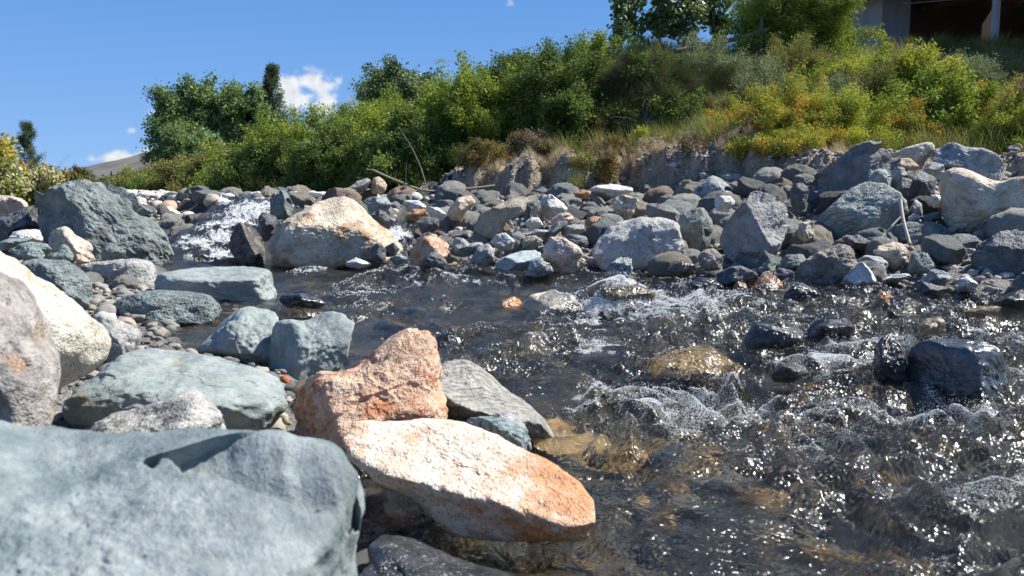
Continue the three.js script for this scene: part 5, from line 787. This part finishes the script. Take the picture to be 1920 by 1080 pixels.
grow('shrub', 'round yellow-green tussock on the gravel shelf', 'shrub', SLOPE, 1.75, 10.8, 1.5, 0.14, 160, 'tiny', 'lime');
grow('shrub', 'yellow-green tussock under the orange barberry', 'shrub', SLOPE, 2.75, 10.9, 1.75, 0.2, 260, 'tiny', 'lime');
grow('shrub', 'small reddish herb growing from the cut bank', 'shrub', SLOPE, 1.2, 9.75, 1.15, 0.14, 160, 'tiny', 'rusty');
grow('shrub', 'green horsetail-like herb in front of the gravel bank', 'shrub', SLOPE, 0.72, 9.75, 1.02, 0.13, 40, 'broom', 'olive', { size: 0.5 });

for (const [x, d, top, rx, n, leaves, tones, what] of [[4.6, 11.3, 2.3, 0.55, 1300, 'fine', 'grey', 'silvery'], [5.0, 10.2, 1.9, 0.5, 1300, 'tiny', 'gold', 'yellow-leaved'], [5.9, 9.5, 1.75, 0.45, 1000, 'tiny', 'lime', 'yellow-green'], [4.7, 13.6, 3.2, 0.7, 1300, 'fine', 'olive', 'olive'], [5.9, 13.6, 2.95, 0.7, 1300, 'tiny', 'lime', 'yellow-green'], [6.9, 12.6, 2.75, 0.7, 1300, 'fine', 'grey', 'silvery'], [7.6, 12.2, 2.65, 0.7, 1300, 'tiny', 'olive', 'olive'], [7.7, 13.6, 3.0, 0.7, 1200, 'fine', 'grey', 'silvery'], [4.4, 12.0, 2.4, 0.5, 1100, 'tiny', 'gold', 'yellow-leaved'], [3.6, 10.6, 1.9, 0.45, 1000, 'tiny', 'gold', 'yellow-leaved'], [5.3, 11.7, 2.5, 0.55, 1100, 'fine', 'olive', 'olive'], [6.2, 10.3, 2.1, 0.5, 1200, 'tiny', 'gold', 'yellow-leaved'], [2.9, 12.3, 2.2, 0.45, 900, 'tiny', 'olive', 'olive'], [1.35, 12.0, 2.0, 0.4, 800, 'tiny', 'olive', 'olive']])
  grow('shrub', `knee-high ${what} shrub growing among taller ones on the slope`, 'shrub', `${what} slope shrubs`, x, d, top, rx, n, leaves, tones);
{
  const r = rng(321);
  for (let i = 0; i < 9; i++) { const x = -0.9 + r() * 4.4, d = piece(BANK, x) + 0.1 + r() * 1.3, t = ['brown', 'rusty', 'olive', 'straw'][i % 4], w = { brown: 'brown', rusty: 'rust-coloured', olive: 'olive', straw: 'straw-coloured' }[t]; grow('herb', `low ${w} herb on the lip of the gravel bank`, 'plant', `${w} herbs on the gravel bank`, x, d, ground(x, -d) + 0.14 + r() * 0.14, 0.1 + r() * 0.12, 70, 'tiny', t); }
}

// grass that nobody could count
function meadow(name, label, n, geo, tones, spot, s0, s1, seed) {
  const r = rng(seed), im = new THREE.InstancedMesh(geo, leafMaterial, n), M = new THREE.Matrix4(), Q = new THREE.Quaternion(), E = new THREE.Euler(), tone = GREEN[tones]; let made = 0;
  for (let t = 0; t < n * 10 && made < n; t++) { const p = spot(r); if (!p) continue; const s = lerp(s0, s1, r()), c = tone[Math.floor(r() * tone.length)], k = 0.8 + 0.4 * r(); im.setMatrixAt(made, M.compose(new THREE.Vector3(p[0], ground(p[0], -p[1]) - 0.01, -p[1]), Q.setFromEuler(E.set((r() - 0.5) * 0.3, r() * 6.28, (r() - 0.5) * 0.3)), new THREE.Vector3(s, s, s))); im.setColorAt(made++, rgb(c[0] * k, c[1] * k, c[2] * k)); }
  im.count = made; im.name = name; tag(im, label, 'grass', null, 'stuff'); scene.add(im);
}
const TUFT = blades(50, 22, 0.3, 0.004, 0.1, 0.35), TALL = blades(51, 16, 0.55, 0.0045, 0.14, 0.3);
const onSlope = (x0, x1, s0, s1, f) => (r) => { const x = lerp(x0, x1, r()), s = lerp(s0, s1, r()), d = piece(BANK, x) + s; return n2(x * 1.3 + f, d * 1.3) < -0.25 ? null : [x, d]; };
meadow('dry_grass', 'straw-coloured dry grass on the gravel shelf', 4200, TUFT, 'straw', onSlope(-0.6, 4, 0.35, 2.6, 1), 0.25, 0.55, 61);
meadow('slope_grass', 'mixed grey-green grass covering the slope', 4200, TALL, 'grey', onSlope(1.5, 10, 1.6, 6.5, 5), 0.4, 0.85, 62);
meadow('olive_grass', 'olive grass and low herbs among the slope shrubs', 5200, TUFT, 'olive', onSlope(0.5, 10, 1.0, 8, 9), 0.6, 1.4, 63);
meadow('straw_grass', 'tall straw-coloured grass at the top of the slope', 1500, TALL, 'straw', onSlope(2.5, 9, 3.2, 6.2, 13), 0.4, 0.8, 64);
meadow('valley_grass', 'rough grass on the valley floor beyond the stones', 5000, TALL, 'olive', (r) => { const d = lerp(10, 60, r() ** 1.5), x = lerp(-45, -4, r()); return Math.abs(x - piece(CHANNEL, d)) < 1.8 + d * 0.03 ? null : [x, d]; }, 0.5, 1.2, 65);

// ---------------------------------------------------------------- sticks
const V = (x, y, z) => new THREE.Vector3(x, y, z);
const deadWood = new THREE.MeshStandardMaterial({ color: rgb(0.2, 0.165, 0.13), roughness: 0.9 }), paleWood = new THREE.MeshStandardMaterial({ color: rgb(0.55, 0.5, 0.4), roughness: 0.85 });
{
  const b = put('dead_branch', new THREE.Group(), 'fallen dead branch with forked twigs lying on the bar crest', 'branch');
  part('limb', tube([V(-1.62, 0.98, -9.3), V(-1.35, 0.86, -9.3), V(-1.0, 0.74, -9.3), V(-0.55, 0.76, -9.35), V(-0.2, 0.8, -9.4)], 0.012, 0.016), deadWood, b);
  part('twig', tube([V(-1.62, 0.98, -9.3), V(-1.7, 0.985, -9.3)], 0.007, 0.004), deadWood, b);
  part('twig', tube([V(-1.24, 0.82, -9.3), V(-1.23, 0.95, -9.28), V(-1.225, 1.06, -9.27)], 0.006, 0.003), deadWood, b);
  part('twig', tube([V(-0.6, 0.76, -9.35), V(-0.72, 0.68, -9.25), V(-0.9, 0.66, -9.2)], 0.008, 0.004), deadWood, b);
  const s = put('dry_stalk', new THREE.Group(), 'tall dry stalk leaning up in front of the dark bushes', 'stalk');
  part('stem', tube([V(-0.98, 0.72, -9.35), V(-1.08, 1.05, -9.33), V(-1.2, 1.3, -9.3), V(-1.27, 1.4, -9.3)], 0.008, 0.003), deadWood, s);
  part('twig', tube([V(-1.22, 1.33, -9.3), V(-1.34, 1.36, -9.28)], 0.004, 0.002), deadWood, s);
  part('twig', tube([V(-1.16, 1.24, -9.3), V(-1.2, 1.245, -9.28)], 0.003, 0.002), deadWood, s);
  put('stick', new THREE.Mesh(tube([V(2.79, 0.62, -5.72), V(2.76, 0.48, -5.6), V(2.74, 0.32, -5.45)], 0.013, 0.01, 7), paleWood), 'pale bare stick standing on the round tan stone', 'stick');
  put('stick', new THREE.Mesh(tube([V(2.78, 0.5, -5.68), V(2.66, 0.4, -5.62), V(2.52, 0.3, -5.5)], 0.007, 0.008, 6), paleWood), 'thin pale stick lying slantwise across the striated boulder', 'stick');
  const d = put('dead_twigs', new THREE.Group(), 'bare grey dead twigs under the broom shrub', 'twigs'), r = rng(8);
  const wood = new THREE.MeshStandardMaterial({ color: rgb(0.32, 0.29, 0.26), roughness: 0.9 });
  for (let i = 0; i < 14; i++) { const a = r() * 3.14, l = 0.25 + r() * 0.3; part('twig', tube([V(1.95, 1.75, -11.9), V(1.95 + Math.cos(a) * l * 0.5, 1.8 + Math.sin(a) * l * 0.4, -11.75 - r() * 0.2), V(1.95 + Math.cos(a) * l + (r() - 0.5) * 0.1, 1.8 + Math.sin(a) * l * 0.7, -11.7 - r() * 0.3)], 0.008, 0.003, 4), wood, d); }
  put('twig', new THREE.Mesh(tube([V(-0.855, 0.13, -2.45), V(-0.862, 0.165, -2.44), V(-0.85, 0.19, -2.43), V(-0.866, 0.215, -2.42)], 0.003, 0.002, 5), paleWood), 'tiny pale twig sticking up behind the broad flat slab', 'twig');
}

// ---------------------------------------------------------------- fences
{
  const f = put('rail_fence', new THREE.Group(), 'weathered wooden rail fence behind the broom shrub', 'fence'), m = new THREE.MeshStandardMaterial({ color: rgb(0.16, 0.13, 0.1), roughness: 0.95 }), y = ground(3.7, -14.4);
  for (const x of [3.05, 3.3, 3.38, 3.47, 4.4]) part('post', tube([V(x, ground(x, -14.4) - 0.1, -14.4), V(x + 0.01, y + (x > 4 ? 1.1 : 0.65), -14.4)], 0.035, 0.03, 7), m, f);
  part('rail', tube([V(2.9, y + 0.5, -14.36), V(3.6, y + 0.62, -14.36), V(4.5, y + 0.86, -14.36)], 0.045, 0.04, 7), m, f);
  const g = put('wire_fence', new THREE.Group(), 'distant line of thin dark fence posts in front of the bare hill', 'fence');
  for (let i = 0; i < 9; i++) { const x = -24.5 + i * 0.62, z = -42 + i * 0.1, h = ground(x, z); part('post', tube([V(x, h - 0.1, z), V(x + 0.02, h + [1.5, 1.1, 1.2, 1.0, 1.3, 1.05, 1.25, 1.0, 1.2][i], z)], 0.045, 0.035, 6), m, g); }
  for (const h of [0.45, 0.9]) part('wire', tube([V(-24.5, ground(-24.5, -42) + h, -42), V(-22, ground(-22, -41.6) + h - 0.04, -41.6), V(-19.5, ground(-19.5, -41.2) + h, -41.2)], 0.008, 0.008, 4), m, g);
}

// ---------------------------------------------------------------- house with a log porch at the top of the bank
{
  const h = put('porch_house', new THREE.Group(), 'white-walled house with a log-beamed reed porch at the top of the bank', 'house');
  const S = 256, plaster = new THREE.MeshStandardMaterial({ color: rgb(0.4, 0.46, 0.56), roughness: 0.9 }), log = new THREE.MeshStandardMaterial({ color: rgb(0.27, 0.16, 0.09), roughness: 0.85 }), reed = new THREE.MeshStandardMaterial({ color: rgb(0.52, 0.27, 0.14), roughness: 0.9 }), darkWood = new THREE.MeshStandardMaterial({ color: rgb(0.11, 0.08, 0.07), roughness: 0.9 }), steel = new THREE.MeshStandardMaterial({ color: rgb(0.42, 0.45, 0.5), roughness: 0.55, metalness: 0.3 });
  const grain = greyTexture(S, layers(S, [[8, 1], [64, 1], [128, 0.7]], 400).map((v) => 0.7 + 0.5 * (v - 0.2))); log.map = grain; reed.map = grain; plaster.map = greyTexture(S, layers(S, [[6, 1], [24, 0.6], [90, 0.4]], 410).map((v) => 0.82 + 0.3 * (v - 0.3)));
  const A = V(7.95, 5.5, -20), U = V(0.42, 0, 0.907), W = V(0.907, 0.05, -0.42), at = (a, b, y = 0) => A.clone().addScaledVector(U, a).addScaledVector(W, b).add(V(0, y, 0)), beam = (a, b, r0, r1) => tube([a, a.clone().lerp(b, 0.5), b], r0, r1, 10);
  part('eave_beam', beam(at(-0.35, 0), at(9, 0), 0.13, 0.13), log, h);
  for (let i = 0; i < 9; i++) part('rafter', beam(at(0.2 + i * 1.05, -1.05, 0.15), at(0.2 + i * 1.05, 6.5, 0.2), 0.08, 0.075), log, h);
  for (let i = 0; i < 58; i++) { const b = -1.1 + i * 0.13; part('reed', beam(at(-0.4, b, 0.27 + 0.006 * (i % 3)), at(9.2, b, 0.27 + 0.006 * (i % 2)), 0.066, 0.064), reed, h); }
  part('purlin', beam(at(-0.3, 3.4, 0.03), at(9, 3.4, 0.03), 0.11, 0.11), log, h);
  const box = (w, hh, d, c, turn, m, name) => { const q = part(name, new THREE.BoxGeometry(w, hh, d), m, h); q.position.copy(c); q.rotation.y = turn; return q; };
  const turn = Math.atan2(-W.z, W.x);
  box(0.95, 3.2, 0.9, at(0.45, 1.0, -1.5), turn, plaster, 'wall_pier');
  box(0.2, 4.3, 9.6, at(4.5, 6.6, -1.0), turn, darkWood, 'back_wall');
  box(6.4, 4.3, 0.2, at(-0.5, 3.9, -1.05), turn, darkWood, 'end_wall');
  part('post', beam(at(0.15, 0, -2.6), at(0.15, 0, -0.1), 0.09, 0.085), log, h);
  box(0.11, 3.2, 0.11, V(10.02, 4.3, -16.9), turn, steel, 'steel_post');
  put('cable', new THREE.Mesh(tube([V(8.9, 5.1, -18.6), V(9.9, 5.0, -17.6), V(11.4, 5.2, -16.2)], 0.008, 0.008, 5), steel), 'thin cable strung along the porch', 'cable');
}
scene.traverse((o) => { if (o.isMesh) { o.castShadow = true; o.receiveShadow = true; } });
renderer.render(scene, camera);
